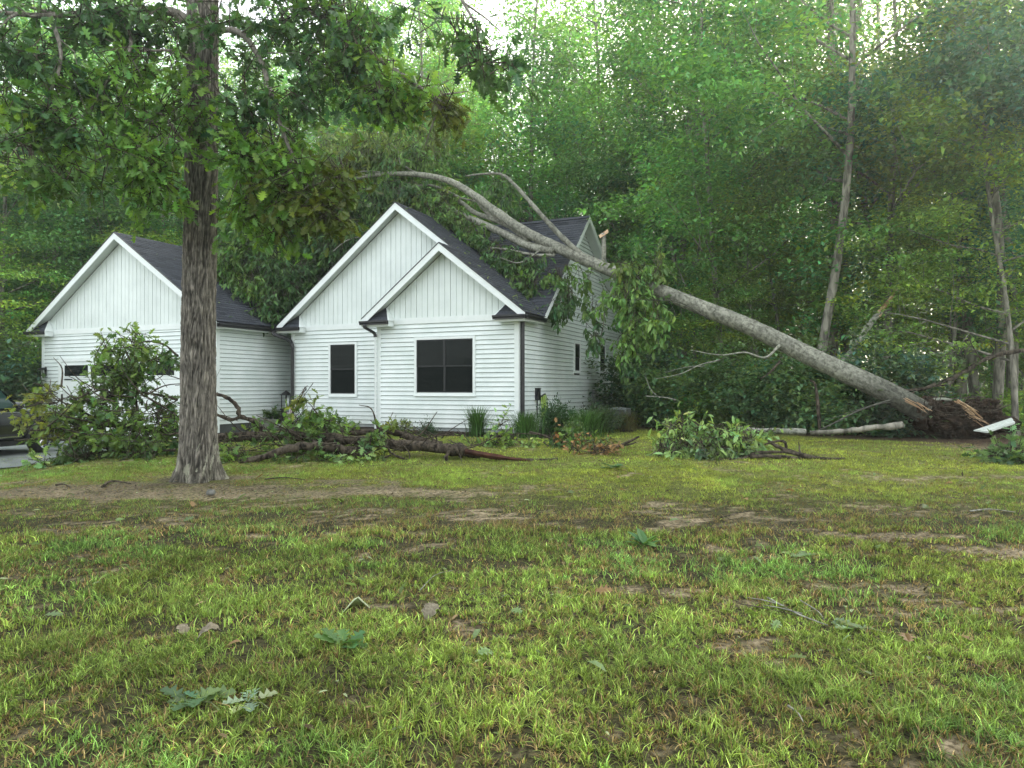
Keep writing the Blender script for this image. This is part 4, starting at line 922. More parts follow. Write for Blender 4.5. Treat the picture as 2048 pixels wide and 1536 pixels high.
for c, rd, sd in ((FL(1900, 838, 17.6), (.9, .55, .40), 3), (FL(1860, 828, 17.5), (.5, .45, .38), 5), (FL(1960, 848, 17.9), (.75, .6, .28), 8)):
    V, q = lump(c, rd, sd, 60, 90, amp=.8); rb.add(V, [q])
rb.obj('root_ball', M['soil'], ft, False)
rt = MB(); RR = np.random.default_rng(4)
cl = MB()
for i in range(420):
    c = FL(1835 + 165 * RR.random(), 800 + 58 * RR.random(), 17.0 + .7 * RR.random()); c[2] = max(c[2], -.02); V, q = lump(c, np.array([.05, .05, .04]) * (.4 + 1.3 * RR.random()), i, 5, 7, .9); cl.add(V, [q])
cl.obj('soil_clods', M['soil'], ft, kind='stuff')
for i in range(110):
    a = FL(1850 + 110 * RR.random(), 815 + 30 * RR.random(), 17.2 + .3 * RR.random()); d = RR.normal(0, 1, 3) * (.7, .5, .5); d[2] = abs(d[2]) * .4
    b = a + nrm(d) * (.3 + .8 * RR.random()); rt.tube(smooth_path([a, (a + b) / 2 + RR.normal(0, .06, 3), b], 3), np.linspace(.022, .005, 7) * (.5 + RR.random()), 5)
rt.obj('roots', M['bark_dark'], ft, True, True)
for k, (p0, p1, wv) in enumerate((((1812, 800), (1848, 818), .05), ((1835, 806), (1856, 822), .04), ((1912, 802), (1950, 826), .10), ((1925, 812), (1962, 840), .07), ((1938, 830), (1975, 850), .05))):
    a, b = FL(*p0, 17.0), FL(*p1, 16.95); m = MB()
    for j in range(5):
        o = RR.normal(0, .03, 3); e = RR.normal(0, .04, 3); m.tube([a + o, (a + b) / 2 + o, b + o + e], [wv * .14, wv * .2, .004], 4, wob=.4, rg=RR)
    m.obj('splintered_wood', M['wood'], ft)
m = MB(); V, q = lump(FL(1880, 800, 17.5), (.30, .2, .06), 12, 14, 20, .4); m.add(V, [q]); m.obj('grey_slab', mat_noise('grey_stone', (.14, .15, .12), (.25, .25, .2), 8, .9, .5), ft, True)

# ------------------------------------------------------------------ other broken wood
def branch_thing(name, label, cat, base, paths, masses=(), mat='bark_dark', kind='oak', leafsize=.15, seed=1, droop=.3, group=None, leafmat='leaf', sides=10, dens=1.0):
    b = np.array(base, float); e = empty(name, b, 0, label, cat, group); rg = np.random.default_rng(seed)
    for p, r0, r1 in paths:
        P = smooth_path(np.array(p) - b, 5); m = MB(); n = len(P); rr = np.linspace(r0, r1, n) * (1 + .10 * rg.normal(0, 1, n))
        m.tube(P + rg.normal(0, .12, P.shape) * rr[:, None], rr, sides, wob=.34, rg=rg); m.obj('limb' if r0 > .03 else 'twig', M[mat], e, True, True)
    if masses:
        lf = MB(); tw = MB()
        for px, py, Y, rx, ry, dz, n, c in masses:
            k = Y / F; n = int(n * dens); clump(lf, tw, at(px, py, Y) - b, (rx * k, dz, ry * k), n, leafsize, c, kind, droop, .28, 6, rg)
        lf.obj('foliage', M[leafmat], e, False, True); tw.obj('twigs', M['bark_dark'], e, False, True)
    return e
A_ = at
WG = (.13, .22, .052); WD = (.08, .145, .042); WY = (.18, .22, .045); WP = (.23, .36, .12)
branch_thing('fallen_limb', 'long dark broken oak limb lying on the lawn, leafy end against the garage', 'branch', onfloor(700, 13.0), [
 ([A_(1115, 921, 12.9), A_(1040, 921, 12.9), A_(960, 909, 13.0), A_(880, 900, 13.1), A_(800, 896, 13.2), A_(735, 884, 13.4), A_(640, 872, 13.6), A_(540, 868, 13.7), A_(440, 872, 13.8), A_(330, 868, 13.9), A_(250, 856, 13.9), A_(170, 842, 13.9)], .045, .04),
 ([A_(930, 905, 13.0), A_(860, 895, 13.1), A_(740, 884, 13.4), A_(620, 874, 13.6), A_(500, 872, 13.7), A_(430, 876, 13.8)], .115, .08),
 ([A_(960, 912, 13.2), A_(900, 898, 13.3), A_(850, 885, 13.5), A_(800, 868, 13.6), A_(770, 862, 13.7), A_(700, 866, 13.8)], .08, .05),
 ([A_(480, 926, 12.5), A_(540, 910, 12.6), A_(600, 893, 12.8), A_(650, 893, 12.9), A_(700, 902, 13.0), A_(745, 905, 13.1)], .06, .09),
 ([A_(525, 862, 13.7), A_(515, 846, 13.7), A_(480, 832, 13.7), A_(478, 818, 13.7), A_(462, 800, 13.7), A_(440, 790, 13.7), A_(415, 785, 13.7)], .05, .03),
 ([A_(480, 834, 13.7), A_(460, 840, 13.7), A_(440, 832, 13.7), A_(400, 820, 13.7)], .035, .025),
 ([A_(355, 800, 13.8), A_(320, 790, 13.9), A_(270, 786, 13.9), A_(240, 800, 13.9)], .025, .012),
 ([A_(360, 864, 13.8), A_(300, 856, 13.8), A_(200, 838, 13.9), A_(160, 820, 13.9), A_(105, 795, 14.0)], .04, .010),
 ([A_(350, 900, 13.3), A_(250, 905, 13.3), A_(170, 885, 13.5), A_(90, 878, 13.6), A_(30, 880, 13.6)], .03, .012),
 ([A_(355, 712, 13.9), A_(330, 690, 14.0), A_(310, 685, 14.0), A_(290, 683, 14.0), A_(240, 700, 14.0)], .022, .010),
 ([A_(280, 850, 13.9), A_(272, 800, 13.9), A_(268, 740, 14.0), A_(245, 690, 14.0)], .025, .010),
 ([A_(355, 800, 13.8), A_(320, 820, 13.8), A_(300, 832, 13.8)], .012, .006),
 ([A_(335, 740, 13.9), A_(320, 755, 13.9), A_(300, 762, 13.9)], .010, .005),
 ([A_(170, 782, 14), A_(155, 762, 14), A_(128, 748, 14)], .012, .005),
 ([A_(215, 850, 13.8), A_(185, 868, 13.8), A_(165, 872, 13.8)], .014, .008),
 ([A_(655, 866, 13.6), A_(640, 836, 13.6), A_(625, 815, 13.6)], .02, .008),
 ([A_(760, 855, 13.4), A_(775, 880, 13.3), A_(782, 905, 13.1), A_(820, 921, 12.9), A_(880, 930, 12.8), A_(895, 926, 12.8)], .025, .015),
 ([A_(782, 910, 13.1), A_(750, 922, 12.9), A_(730, 920, 12.9)], .016, .008),
 ([A_(892, 926, 12.8), A_(895, 908, 12.9), A_(912, 900, 13.0), A_(925, 908, 13.0)], .035, .03),
 ([A_(820, 921, 12.9), A_(818, 905, 12.9), A_(806, 890, 13)], .014, .01),
 ([A_(755, 855, 13.5), A_(743, 818, 13.5), A_(718, 810, 13.5)], .018, .006),
 ([A_(572, 860, 13.4), A_(600, 868, 13.3), A_(640, 888, 13.1), A_(660, 895, 13.0)], .03, .02),
], [
 (255, 690, 14.0, 48, 34, .5, 520, WG), (290, 715, 14.0, 45, 20, .4, 260, WD), (185, 712, 14, 28, 20, .3, 130, WG), (225, 745, 14, 45, 28, .5, 420, WG), (250, 790, 13.9, 50, 34, .5, 480, WD), (290, 765, 13.9, 20, 14, .2, 60, WD), (312, 780, 13.9, 10, 8, .15, 25, WD),
 (200, 800, 13.9, 55, 30, .5, 420, WG), (280, 830, 13.8, 55, 30, .5, 520, WG), (330, 842, 13.7, 24, 16, .3, 120, WG), (90, 805, 13.8, 34, 20, .35, 190, WY), (130, 830, 13.7, 45, 26, .45, 340, WG), (105, 846, 13.6, 40, 18, .45, 260, WY), (60, 838, 13.6, 18, 10, .3, 60, WY),
 (160, 870, 13.6, 55, 24, .5, 420, WG), (240, 875, 13.6, 60, 26, .5, 560, WG), (310, 880, 13.5, 50, 28, .5, 480, WD), (160, 905, 13.4, 46, 20, .45, 360, WD), (200, 915, 13.3, 70, 20, .45, 460, WD), (290, 915, 13.2, 60, 18, .45, 360, WD), (330, 830, 13.8, 20, 14, .2, 60, WG),
 (95, 926, 12.9, 36, 6, .3, 80, WP), (480, 900, 12.9, 34, 24, .4, 260, WG), (470, 930, 12.5, 34, 12, .3, 150, WD), (560, 885, 13.3, 70, 18, .4, 330, WD), (620, 915, 12.8, 50, 10, .3, 140, WD), (690, 905, 12.9, 34, 12, .3, 120, WD), (720, 885, 13.2, 30, 20, .3, 160, WG), (740, 890, 13.1, 22, 14, .3, 90, WG),
 (615, 785, 13.6, 14, 12, .2, 60, WY), (622, 808, 13.6, 16, 14, .2, 60, WG), (600, 845, 13.7, 40, 14, .35, 200, WG), (660, 850, 13.7, 30, 12, .3, 110, WG), (690, 915, 12.8, 60, 8, .3, 80, WP),
 (325, 802, 13.8, 12, 8, .15, 36, (.07, .15, .05)), (520, 858, 13.9, 30, 8, .2, 60, WG), (770, 852, 13.7, 22, 8, .2, 50, WY), (440, 905, 13.2, 24, 30, .3, 160, WG),
], seed=5, leafsize=.155, dens=.6)
FLB = bpy.data.objects['fallen_limb']; b0 = np.array(FLB.location); tg_ = MB(); TG_ = np.random.default_rng(31)
for i in range(150):
    px = TG_.uniform(60, 960); base_y = 905 if px > 430 else 880; Y = TG_.uniform(12.7, 13.9); a = at(px, base_y - TG_.random() * (30 if px > 430 else 110), Y); d = nrm(TG_.normal(0, 1, 3) * (1, .6, .5) + (-.5, 0, .25)); l = .25 + .7 * TG_.random()
    p = [a, a + d * l * .5 + TG_.normal(0, .05, 3), a + d * l + TG_.normal(0, .08, 3)]; tg_.tube(smooth_path(np.array(p) - b0, 4), np.linspace(.012, .004, 9) * (.6 + TG_.random()), 4)
tg_.obj('twig_tangle', M['bark_dark'], FLB, True, True)
m = MB(); P = smooth_path([A_(1060, 921, 12.75), A_(1000, 914, 12.80), A_(930, 902, 12.86)], 5); m.tube(P, [.012] + [.03] * 4 + [.05] * 6, 5)
o = m.obj('split_heartwood', M['redwood'], bpy.data.objects['fallen_limb']); o.location = -np.array(bpy.data.objects['fallen_limb'].location)

b2 = onfloor(1560, 13.4)
branch_thing('fallen_limb', 'dark broken limb with fresh pale green leafy top on the lawn right of the house', 'branch', b2, [
 ([A_(1690, 918, 12.95), A_(1630, 915, 13.0), A_(1580, 905, 13.1), A_(1520, 905, 13.1), A_(1480, 918, 13.0), A_(1420, 922, 12.9)], .022, .035),
 ([A_(1620, 915, 13.0), A_(1560, 896, 13.3), A_(1535, 880, 13.5)], .05, .02),
 ([A_(1600, 918, 12.95), A_(1540, 912, 13.0), A_(1500, 914, 13.0)], .045, .03),
 ([A_(1572, 896, 13.3), A_(1570, 885, 13.3), A_(1560, 882, 13.4), A_(1540, 885, 13.4), A_(1520, 892, 13.4)], .03, .015),
 ([A_(1600, 908, 13.1), A_(1597, 884, 13.2)], .018, .010),
 ([A_(1475, 885, 13.6), A_(1465, 868, 13.6), A_(1440, 856, 13.7), A_(1350, 858, 13.8)], .014, .006),
], [
 (1370, 855, 13.9, 28, 16, .3, 190, WP), (1345, 862, 13.9, 24, 14, .3, 120, WP), (1400, 868, 13.8, 36, 16, .4, 260, WP), (1440, 880, 13.6, 50, 20, .45, 420, WP), (1350, 895, 13.5, 40, 18, .4, 300, WP), (1320, 898, 13.5, 22, 14, .3, 130, WP),
 (1400, 900, 13.4, 50, 18, .4, 380, (.15, .23, .10)), (1460, 905, 13.3, 40, 16, .35, 260, (.15, .23, .10)), (1490, 885, 13.5, 40, 16, .35, 260, WP), (1520, 895, 13.4, 25, 10, .3, 90, WP), (1400, 918, 13.1, 20, 8, .2, 60, WP), (1470, 928, 12.9, 16, 5, .2, 36, WP), (1430, 915, 13.1, 30, 8, .2, 80, (.06, .10, .04)),
], seed=6, kind='long', leafsize=.17, droop=.5)
branch_thing('leafy_debris', 'small heap of leafy twigs on the grass in front of the corner downspout', 'branch', onfloor(1000, 15.5), [
 ([A_(955, 893, 15.3), A_(1000, 880, 15.4), A_(1030, 868, 15.6), A_(1100, 872, 15.6), A_(1130, 890, 15.2)], .014, .01),
 ([A_(1012, 895, 15.2), A_(1032, 880, 15.4), A_(1036, 862, 15.5)], .016, .008)],
 [(990, 888, 15.2, 40, 10, .3, 190, WG), (1010, 880, 15.4, 24, 12, .25, 110, WG), (1003, 850, 15.6, 10, 12, .15, 36, WP), (1040, 890, 15.2, 20, 6, .2, 50, WP)], seed=7, leafsize=.13)
branch_thing('leafy_debris', 'twiggy pile with dark sticks and green leaves left of the brown leaves', 'branch', onfloor(1160, 15.0), [
 ([A_(1060, 864, 15.8), A_(1090, 872, 15.5), A_(1120, 890, 15.2), A_(1130, 897, 15.0)], .03, .012),
 ([A_(1088, 884, 15.2), A_(1098, 895, 15.0)], .02, .01),
 ([A_(1230, 895, 14.8), A_(1255, 885, 14.9), A_(1278, 873, 15.0)], .045, .02),
 ([A_(1235, 893, 14.9), A_(1262, 888, 14.9), A_(1272, 884, 14.9)], .02, .01)],
 [(1120, 878, 15.2, 26, 16, .3, 150, WD), (1150, 890, 15.0, 30, 10, .25, 130, WG), (1190, 886, 15.0, 30, 9, .25, 120, WG), (1140, 866, 15.5, 24, 8, .25, 70, WG), (1220, 884, 15.0, 16, 6, .2, 50, WG)], seed=8, leafsize=.13)
branch_thing('dead_leaf_pile', 'heap of orange brown dead leaves on the lawn', 'leaf pile', onfloor(1190, 13.9), [
 ([A_(1170, 916, 13.6), A_(1205, 914, 13.6), A_(1230, 912, 13.6)], .012, .008), ([A_(1142, 882, 14.3), A_(1150, 905, 14), A_(1175, 912, 13.8)], .01, .006)],
 [(1190, 905, 13.8, 46, 9, .25, 220, (.30, .19, .09)), (1150, 900, 13.9, 14, 8, .2, 60, (.28, .17, .08)), (1109, 874, 15.0, 5, 6, .08, 16, (.30, .14, .05))], seed=9, leafsize=.11, leafmat='dry')
branch_thing('leafy_debris', 'bright green leafy bough lying at the right edge of the lawn', 'branch', onfloor(2030, 12.6), [([A_(2060, 925, 12.3), A_(2010, 915, 12.6), A_(1970, 910, 12.7)], .02, .01)],
 [(2030, 905, 12.7, 50, 16, .4, 420, (.10, .19, .07)), (1990, 912, 12.6, 32, 8, .3, 150, (.12, .20, .09)), (2040, 922, 12.3, 30, 10, .3, 160, (.10, .19, .07))], seed=10, leafsize=.15)
branch_thing('fallen_log', 'smooth grey log lying along the wood edge under the fallen trunk', 'log', onfloor(1700, 16.4), [([A_(1805, 849, 16.2), A_(1740, 856, 16.3), A_(1680, 863, 16.4), A_(1620, 866, 16.7)], .07, .05), ], mat='bark_wood', seed=11, sides=14)
branch_thing('fallen_log', 'thin pale log half hidden by leaves left of the smooth grey log', 'log', onfloor(1540, 17.4), [([A_(1610, 864, 17.0), A_(1540, 861, 17.5), A_(1470, 857, 18.0)], .07, .05), ([A_(1440, 857, 17.9), A_(1460, 866, 17.4), A_(1475, 880, 16.8)], .02, .012)], [(1520, 866, 17.0, 60, 6, .3, 150, WP)], mat='bark_pale', seed=12, leafsize=.13)
sn = onfloor(1700, 20.5); sb = branch_thing('broken_snag', 'splintered grey snag leaning right with a raw orange torn tip', 'snag', sn, [
 ([A_(1676, 850, 19.6), A_(1672, 790, 19.8), A_(1680, 738, 20.0), A_(1695, 712, 20.0)], .09, .085), ([A_(1680, 732, 20.0), A_(1705, 700, 20.0), A_(1735, 655, 20.0), A_(1762, 622, 20.0)], .085, .07)], mat='bark_pale', seed=13)
m = MB(); a = A_(1755, 632, 20.0) - sn
for tipx, tipy, r in ((1798, 574, .045), (1790, 590, .04), (1782, 600, .035), (1775, 606, .03)):
    t_ = A_(tipx, tipy, 20.0) - sn; m.tube([a + RR.normal(0, .03, 3), (a + t_) / 2, t_], [r * 1.4, r, .006], 5, wob=.3, rg=RR)
m.obj('torn_tip', M['wood'], sb)
branch_thing('leaning_bough', 'long dark bare bough leaning from the root mound up to the right edge', 'branch', onfloor(1900, 18.0), [
 ([A_(1800, 782, 17.6), A_(1850, 776, 17.8), A_(1905, 755, 18.0), A_(1965, 722, 18.2), A_(2010, 706, 18.3), A_(2060, 700, 18.4)], .04, .06),
 ([A_(1815, 792, 17.6), A_(1850, 775, 17.8), A_(1900, 768, 17.9), A_(1912, 750, 18.0)], .03, .012), ([A_(1965, 722, 18.2), A_(1950, 700, 18.2), A_(1935, 672, 18.3)], .02, .01),
 ([A_(1980, 716, 18.2), A_(1988, 700, 18.2), A_(1978, 688, 18.2)], .015, .006), ([A_(1860, 800, 17.8), A_(1930, 796, 18.0), A_(1970, 794, 18.2)], .02, .015)], seed=14)
branch_thing('bare_branch', 'pale bare forked branch poking out of the bushes beside the house', 'branch', onfloor(1400, 19.2), [
 ([A_(1310, 758, 19.3), A_(1360, 748, 19.3), A_(1400, 730, 19.3), A_(1440, 720, 19.4)], .008, .02), ([A_(1290, 792, 19.5), A_(1330, 795, 19.5), A_(1352, 800, 19.5)], .012, .02), ([A_(1330, 745, 19.3), A_(1370, 735, 19.3), A_(1410, 732, 19.3)], .006, .015),
 ([A_(1290, 750, 19.6), A_(1302, 780, 19.5), A_(1320, 796, 19.5)], .01, .014)], mat='bark_pale', seed=15)
branch_thing('bare_branch', 'dark forked branch under the middle of the fallen trunk', 'branch', onfloor(1540, 18.2), [
 ([A_(1560, 722, 18.3), A_(1540, 745, 18.2), A_(1520, 758, 18.2)], .03, .015), ([A_(1620, 760, 18.0), A_(1632, 775, 18.0), A_(1640, 860, 17.8)], .03, .04)], seed=16)

# white siding sheet on the bare soil at right
p = np.array([A_(1947, 862, 16.0), A_(1975, 866, 15.8), A_(2030, 848, 16.1), A_(2022, 837, 16.6)]); base = p.mean(0); pn = nrm(np.cross(p[1] - p[0], p[3] - p[0]))
sp = empty('siding_sheet', (base[0], base[1], float(terr(base[0], base[1]))), 0, 'broken white siding sheet lying tilted on the bare soil at right', 'siding sheet')
l0 = np.array(sp.location); m = MB(); nseg = 4
for i in range(2):
    a, b = p[0] + (p[1] - p[0]) * i / 2, p[0] + (p[1] - p[0]) * (i + .96) / 2; c, d = p[3] + (p[2] - p[3]) * (i + .96) / 2, p[3] + (p[2] - p[3]) * i / 2
    m = MB(); m.hexa([a - l0, b - l0 - pn * .0, c - l0, d - l0, a - l0 + pn * .02, b - l0 + pn * .045, c - l0 + pn * .045, d - l0 + pn * .02]); m.obj('siding_plank', M['siding'], sp)
q2 = gnd(1475, 875); 
sp2 = empty('siding_strip', q2, .2, 'narrow white strip of siding lying behind the pale green leafy limb', 'siding strip'); MB().box((-.18, -.05, 0), (.2, .06, .02)).obj('strip', M['siding'], sp2); MB().box((-.18, .062, .0), (.2, .08, .035)).obj('flange', M['siding'], sp2)

# ------------------------------------------------------------------ planting along the house
def blades(mb, n, H, W, base, rg, lean=.5, wd=.012, seg=4, bases=.12, kinkcol=None):
    for i in range(n):
        a = rg.random() * 6.283; r = abs(rg.normal(0, bases)); p = np.array([math.cos(a) * r, math.sin(a) * r, 0]); h = H * (.55 + .5 * rg.random()); l = W * lean * (.3 + rg.random())
        o = np.array([math.cos(a + rg.normal(0, .5)), math.sin(a + rg.normal(0, .5)), 0]); sd = nrm(np.cross(o, (0, 0, 1)))
        t = np.linspace(0, 1, seg + 1)[:, None]; C = p + o * l * t ** 2 + np.array([0, 0, h]) * (t - .18 * t ** 3)
        wv = wd * (1 - t ** 2 * .95); V = np.empty((2 * (seg + 1), 3)); V[0::2] = C - sd * wv; V[1::2] = C + sd * wv
        c = np.array(base) * math.exp(rg.normal(0, .3)); k = np.arange(seg) * 2
        mb.add(V, [np.stack([k, k + 1, k + 3, k + 2], -1)], c)
def grass_clump(px, Y, H, W, n, label, base=(.06, .13, .035), seed=1, bs=.12):
    e = empty('ornamental_grass', onfloor(px, Y), 0, label, 'ornamental grass', 'ornamental grasses along the house'); mb = MB(); blades(mb, n, H, W, base, np.random.default_rng(seed), .6, .009, 5, bs); mb.obj('blades', M['leaf'], e, False, True)
    m = MB(); V, q = lump((0, 0, .03), (bs * 1.2, bs * 1.2, .07), seed, 10, 14, .4); m.add(V, [q]); m.obj('crown_base', M['mulch'], e)
grass_clump(955, 18.3, .98, .5, 420, 'upright ornamental grass clump in front of the twin window wall', seed=1)
grass_clump(1052, 17.8, .85, .5, 520, 'ornamental grass clump just right of the black corner downspout', seed=2, bs=.2)
grass_clump(1165, 18.6, .9, .7, 650, 'widest ornamental grass clump, by the side wall right of the hose', seed=3, bs=.26)
grass_clump(1254, 20.4, .75, .4, 300, 'brownish ornamental grass clump right of the air conditioner', (.10, .095, .035), 4, .16)
def garden_shrub(px, Y, H, W, n, label, base, seed, size=.06):
    rg = np.random.default_rng(seed); e = empty('garden_shrub', onfloor(px, Y), 0, label, 'shrub'); mb = MB(); tw = MB()
    for i in range(7):
        a = rg.random() * 6.28; c = np.array([math.cos(a) * W * .5, math.sin(a) * W * .4, H * (.3 + .5 * rg.random())]) * (.2 + .8 * rg.random()); c[2] = max(c[2], H * .3)
        clump(mb, None, c, (W * .5, W * .4, H * .35), n // 7, size, base, 'long', -.3, .18, 8, rg); tw.tube([(0, 0, 0), c * .6, c], [.012, .008, .004], 4)
    mb.obj('foliage', M['leaf'], e, False, True); tw.obj('stems', M['bark_wood'], e, False, True)
garden_shrub(857, 18.2, .34, .26, 1300, 'small round dark shrub at the foundation below the windows', (.035, .075, .03), 1, .05)
garden_shrub(1115, 18.9, 1.05, .75, 4200, 'loose green shrub against the side wall beside the hose', (.045, .10, .04), 2, .07)
garden_shrub(1200, 19.8, .95, .7, 3600, 'loose green shrub left of the air conditioner', (.06, .095, .04), 3, .07)
garden_shrub(1140, 17.6, .42, .4, 900, 'low pale green plant at the bed edge below the side wall', (.09, .15, .05), 4, .07)
garden_shrub(655, 18.9, .5, .9, 1800, 'spreading light green plants below the single front window', (.08, .15, .035), 5, .10)
garden_shrub(795, 18.4, .35, .35, 700, 'small yellow green plant at the foundation left of the twin window', (.12, .16, .04), 6, .09)
def bed():   # mulch bed along the front and side
    mb = MB(); n = 60; pts = []
    for i in range(n + 1):
        f = i / n
        if f < .5: s, t, w_ = S2 * (1 - f * 2), 0, 1.15
        else: s, t, w_ = 0, TB * (f - .5) * 2, 1.2
        a = HW(s, t if f >= .5 else (T2 if s > S1 else 0), 0); o = HW(s, -w_, 0) if f < .47 else (HW(-w_ * .9, -w_ * .9, 0) if f < .53 else HW(-w_, t, 0))
        for k in range(4):
            p = a + (o - a) * k / 3; p[2] = float(terr(p[0], p[1])) + (.055 if k < 3 else -.02); pts.append(p + (0, 0, .0))
    pts = np.array(pts); pts[:, :2] += RR.normal(0, .02, (len(pts), 2)); i = np.arange(n)[:, None] * 4 + np.arange(3)[None]
    mb.add(pts, [np.stack([i, i + 4, i + 5, i + 1], -1).reshape(-1, 4)]); mb.obj('mulch_bed', M['mulch'], kind='structure')
    ch = MB(); 
    for j in range(2600):
        f = RR.random(); s = S2 * RR.random(); p = HW(s, -.05 - 1.0 * RR.random(), 0) if f < .5 else HW(-.05 - 1.0 * RR.random(), TB * RR.random(), 0)
        p[2] = float(terr(p[0], p[1])) + .06; a = RR.random() * 3.14; l = .02 + .04 * RR.random(); d = np.array([math.cos(a), math.sin(a), RR.normal(0, .3)]) * l; e = np.array([-math.sin(a), math.cos(a), 0]) * l * .35
        g = .4 + 1.4 * RR.random(); ch.add([p - d - e, p + d - e, p + d + e, p - d + e], [np.array([0, 1, 2, 3])], (.05 * g, .037 * g, .028 * g))
    tag(ch.obj('mulch_chips', M['dry'], col=True), 'dark wood mulch chips in the bed along the house', 'mulch', kind='stuff')
bed()
# air conditioner
ac = empty('air_conditioner', onfloor(1238, 21.2), R(-YAW), 'grey air conditioner unit by the rear corner of the side wall', 'air conditioner'); gm_ = mat_plain('ac_grey', (.17, .19, .18), .5)
mb = MB(); mb.box((-.34, -.34, .04), (.34, .34, .06)); mb.box((-.30, -.30, .06), (.30, .30, .66)); mb.obj('coil', M['black'], ac)
for i in range(17):
    z = .08 + i * .034; m = MB(); m.box((-.33, -.33, z), (.33, -.305, z + .02)); m.box((-.33, .305, z), (.33, .33, z + .02)); m.box((-.33, -.305, z), (-.305, .305, z + .02)); m.box((.305, -.305, z), (.33, .305, z + .02)); m.obj('louver', gm_, ac)
m = MB(); [m.box((x - .03, y - .03, .04), (x + .03, y + .03, .68)) for x in (-.325, .325) for y in (-.325, .325)]; m.obj('corner_post', gm_, ac)
m = MB(); m.box((-.36, -.36, .68), (.36, .36, .72)); m.tube([(0, 0, .72), (0, 0, .75)], .24, 24); m.obj('top_cover', gm_, ac)
ac.scale = (.8, .8, .9)
# hose on a hanger
ht = inv_side(1081); hp = HW(0, ht, 0); hz = zat(795, 0, ht)
hr_ = empty('hose_hanger', (hp[0], hp[1], hz), R(-YAW), 'black hose hanger fixed to the side wall', 'hose hanger')
m = MB(); m.tube(smooth_path([(.034, -.12, 0), (.10, -.10, .06), (.14, 0, .10), (.10, .10, .06), (.034, .12, 0)], 5), .022, 8); m.box((.034, -.06, -.12), (.05, .06, .06)); m.obj('bracket', M['black'], hr_)
hs = empty('garden_hose', (hp[0], hp[1], hz), R(-YAW), 'coiled yellow green garden hose hanging on the side wall', 'hose'); hm_ = mat_plain('hose_yellow_green', (.36, .52, .10), .4)
m = MB()
for i in range(7):
    w_ = .10 + .012 * i + RR.normal(0, .008); d = .62 + .05 * i + RR.normal(0, .03); y = .045 + .013 * i; a = np.linspace(0, 2 * np.pi, 26)
    L_ = np.c_[np.full(26, y + .05), np.sin(a) * w_ * (1 - .25 * np.cos(a)) + .02 * RR.normal(), .07 - d / 2 + np.cos(a) * d / 2]; m.tube(L_, .010, 6, cap=False)
m.tube(smooth_path([(.1, -.18, .02), (.12, -.22, -.3), (.12, -.2, -.62)], 6), .013, 6)
m.obj('coils', hm_, hs, True); m = MB(); m.tube([(.16, .13, -.62), (.16, .13, -.70)], .035, 10); m.obj('nozzle', mat_plain('pale_nozzle', (.6, .65, .45), .5), hs, True)
# wall lantern on the garage
ls = inv_front(93.5, TG); lp = HW(ls, TG, zat(755, ls, TG)); wl = empty('wall_lantern', lp, R(-YAW), 'black wall lantern on the garage left of the door', 'wall lamp')
m = MB(); m.box((-.045, -.05, .05), (.045, -.034, .36)); m.obj('back_plate', M['black'], wl)
m = MB(); [m.box((x - .008, y - .008, .0), (x + .008, y + .008, .26)) for x in (-.09, .09) for y in (-.26, -.09)]; m.box((-.1, -.27, -.015), (.1, -.08, 0)); m.add([(-.11, -.285, .26), (.11, -.285, .26), (.11, -.065, .26), (-.11, -.065, .26), (-.03, -.2, .34), (.03, -.2, .34), (.03, -.05, .34), (-.03, -.05, .34)], [np.array([(0, 3, 2, 1), (4, 5, 6, 7), (0, 1, 5, 4), (1, 2, 6, 5), (2, 3, 7, 6), (3, 0, 4, 7)])]); m.obj('cage', M['black'], wl)
m = MB(); m.tube([(0, -.175, .0), (0, -.175, .12)], .02, 8); m.obj('candle', M['trim'], wl)
# porch things
pr = HW(S2 + .30, T2 - .05, .36)
pl_ = empty('porch_lantern', HW(S2 + .26, T2 - .02, .36 + .45), R(-YAW), 'tall black and white candle lantern on a stand by the entry', 'lantern')
m = MB(); [m.box((x - .012, y - .012, .05), (x + .012, y + .012, .48)) for x in (-.10, .10) for y in (-.1, .1)]; m.box((-.13, -.13, .0), (.13, .13, .05)); m.add([(-.15, -.15, .48), (.15, -.15, .48), (.15, .15, .48), (-.15, .15, .48), (0, 0, .64)], [np.array([0, 3, 2, 1]), np.array([(0, 1, 4), (1, 2, 4), (2, 3, 4), (3, 0, 4)])]); m.obj('cage', M['black'], pl_)
m = MB(); m.tube([(0, 0, .05), (0, 0, .22)], .035, 12); m.obj('candle', M['trim'], pl_); m = MB(); m.box((-.06, .06, .05), (.06, .07, .42)); m.obj('white_back', M['trim'], pl_)
m = MB(); m.box((-.11, -.11, -.45), (.11, .11, -.005)); m.obj('stand', M['black'], pl_)
pp = empty('potted_plant', HW(S2 + .62, T2 - .15, .36), 0, 'leafy potted plant on the porch between garage and front wall', 'potted plant')
m = MB(); m.tube([(0, 0, 0), (0, 0, .26)], [.10, .15], 14); m.obj('pot', M['black'], pp, True); mb = MB(); blades(mb, 90, .55, .6, (.035, .08, .03), np.random.default_rng(3), .6, .02, 4, .06); clump(mb, None, (0, -.1, .3), (.3, .25, .18), 240, .12, (.10, .16, .04), 'oak', .2, .15, 6, np.random.default_rng(6)); mb.obj('foliage', M['leaf'], pp, False, True)
be = empty('porch_bench', HW(S2 + .66, T2 - .62, .2), R(-YAW), 'low weathered wooden bench or planter beside the porch step', 'bench'); wm_ = mat_noise('weathered_wood', (.14, .15, .12), (.24, .25, .2), 6, .9, .3, 30, .1, stretch=(1, .1, 1))
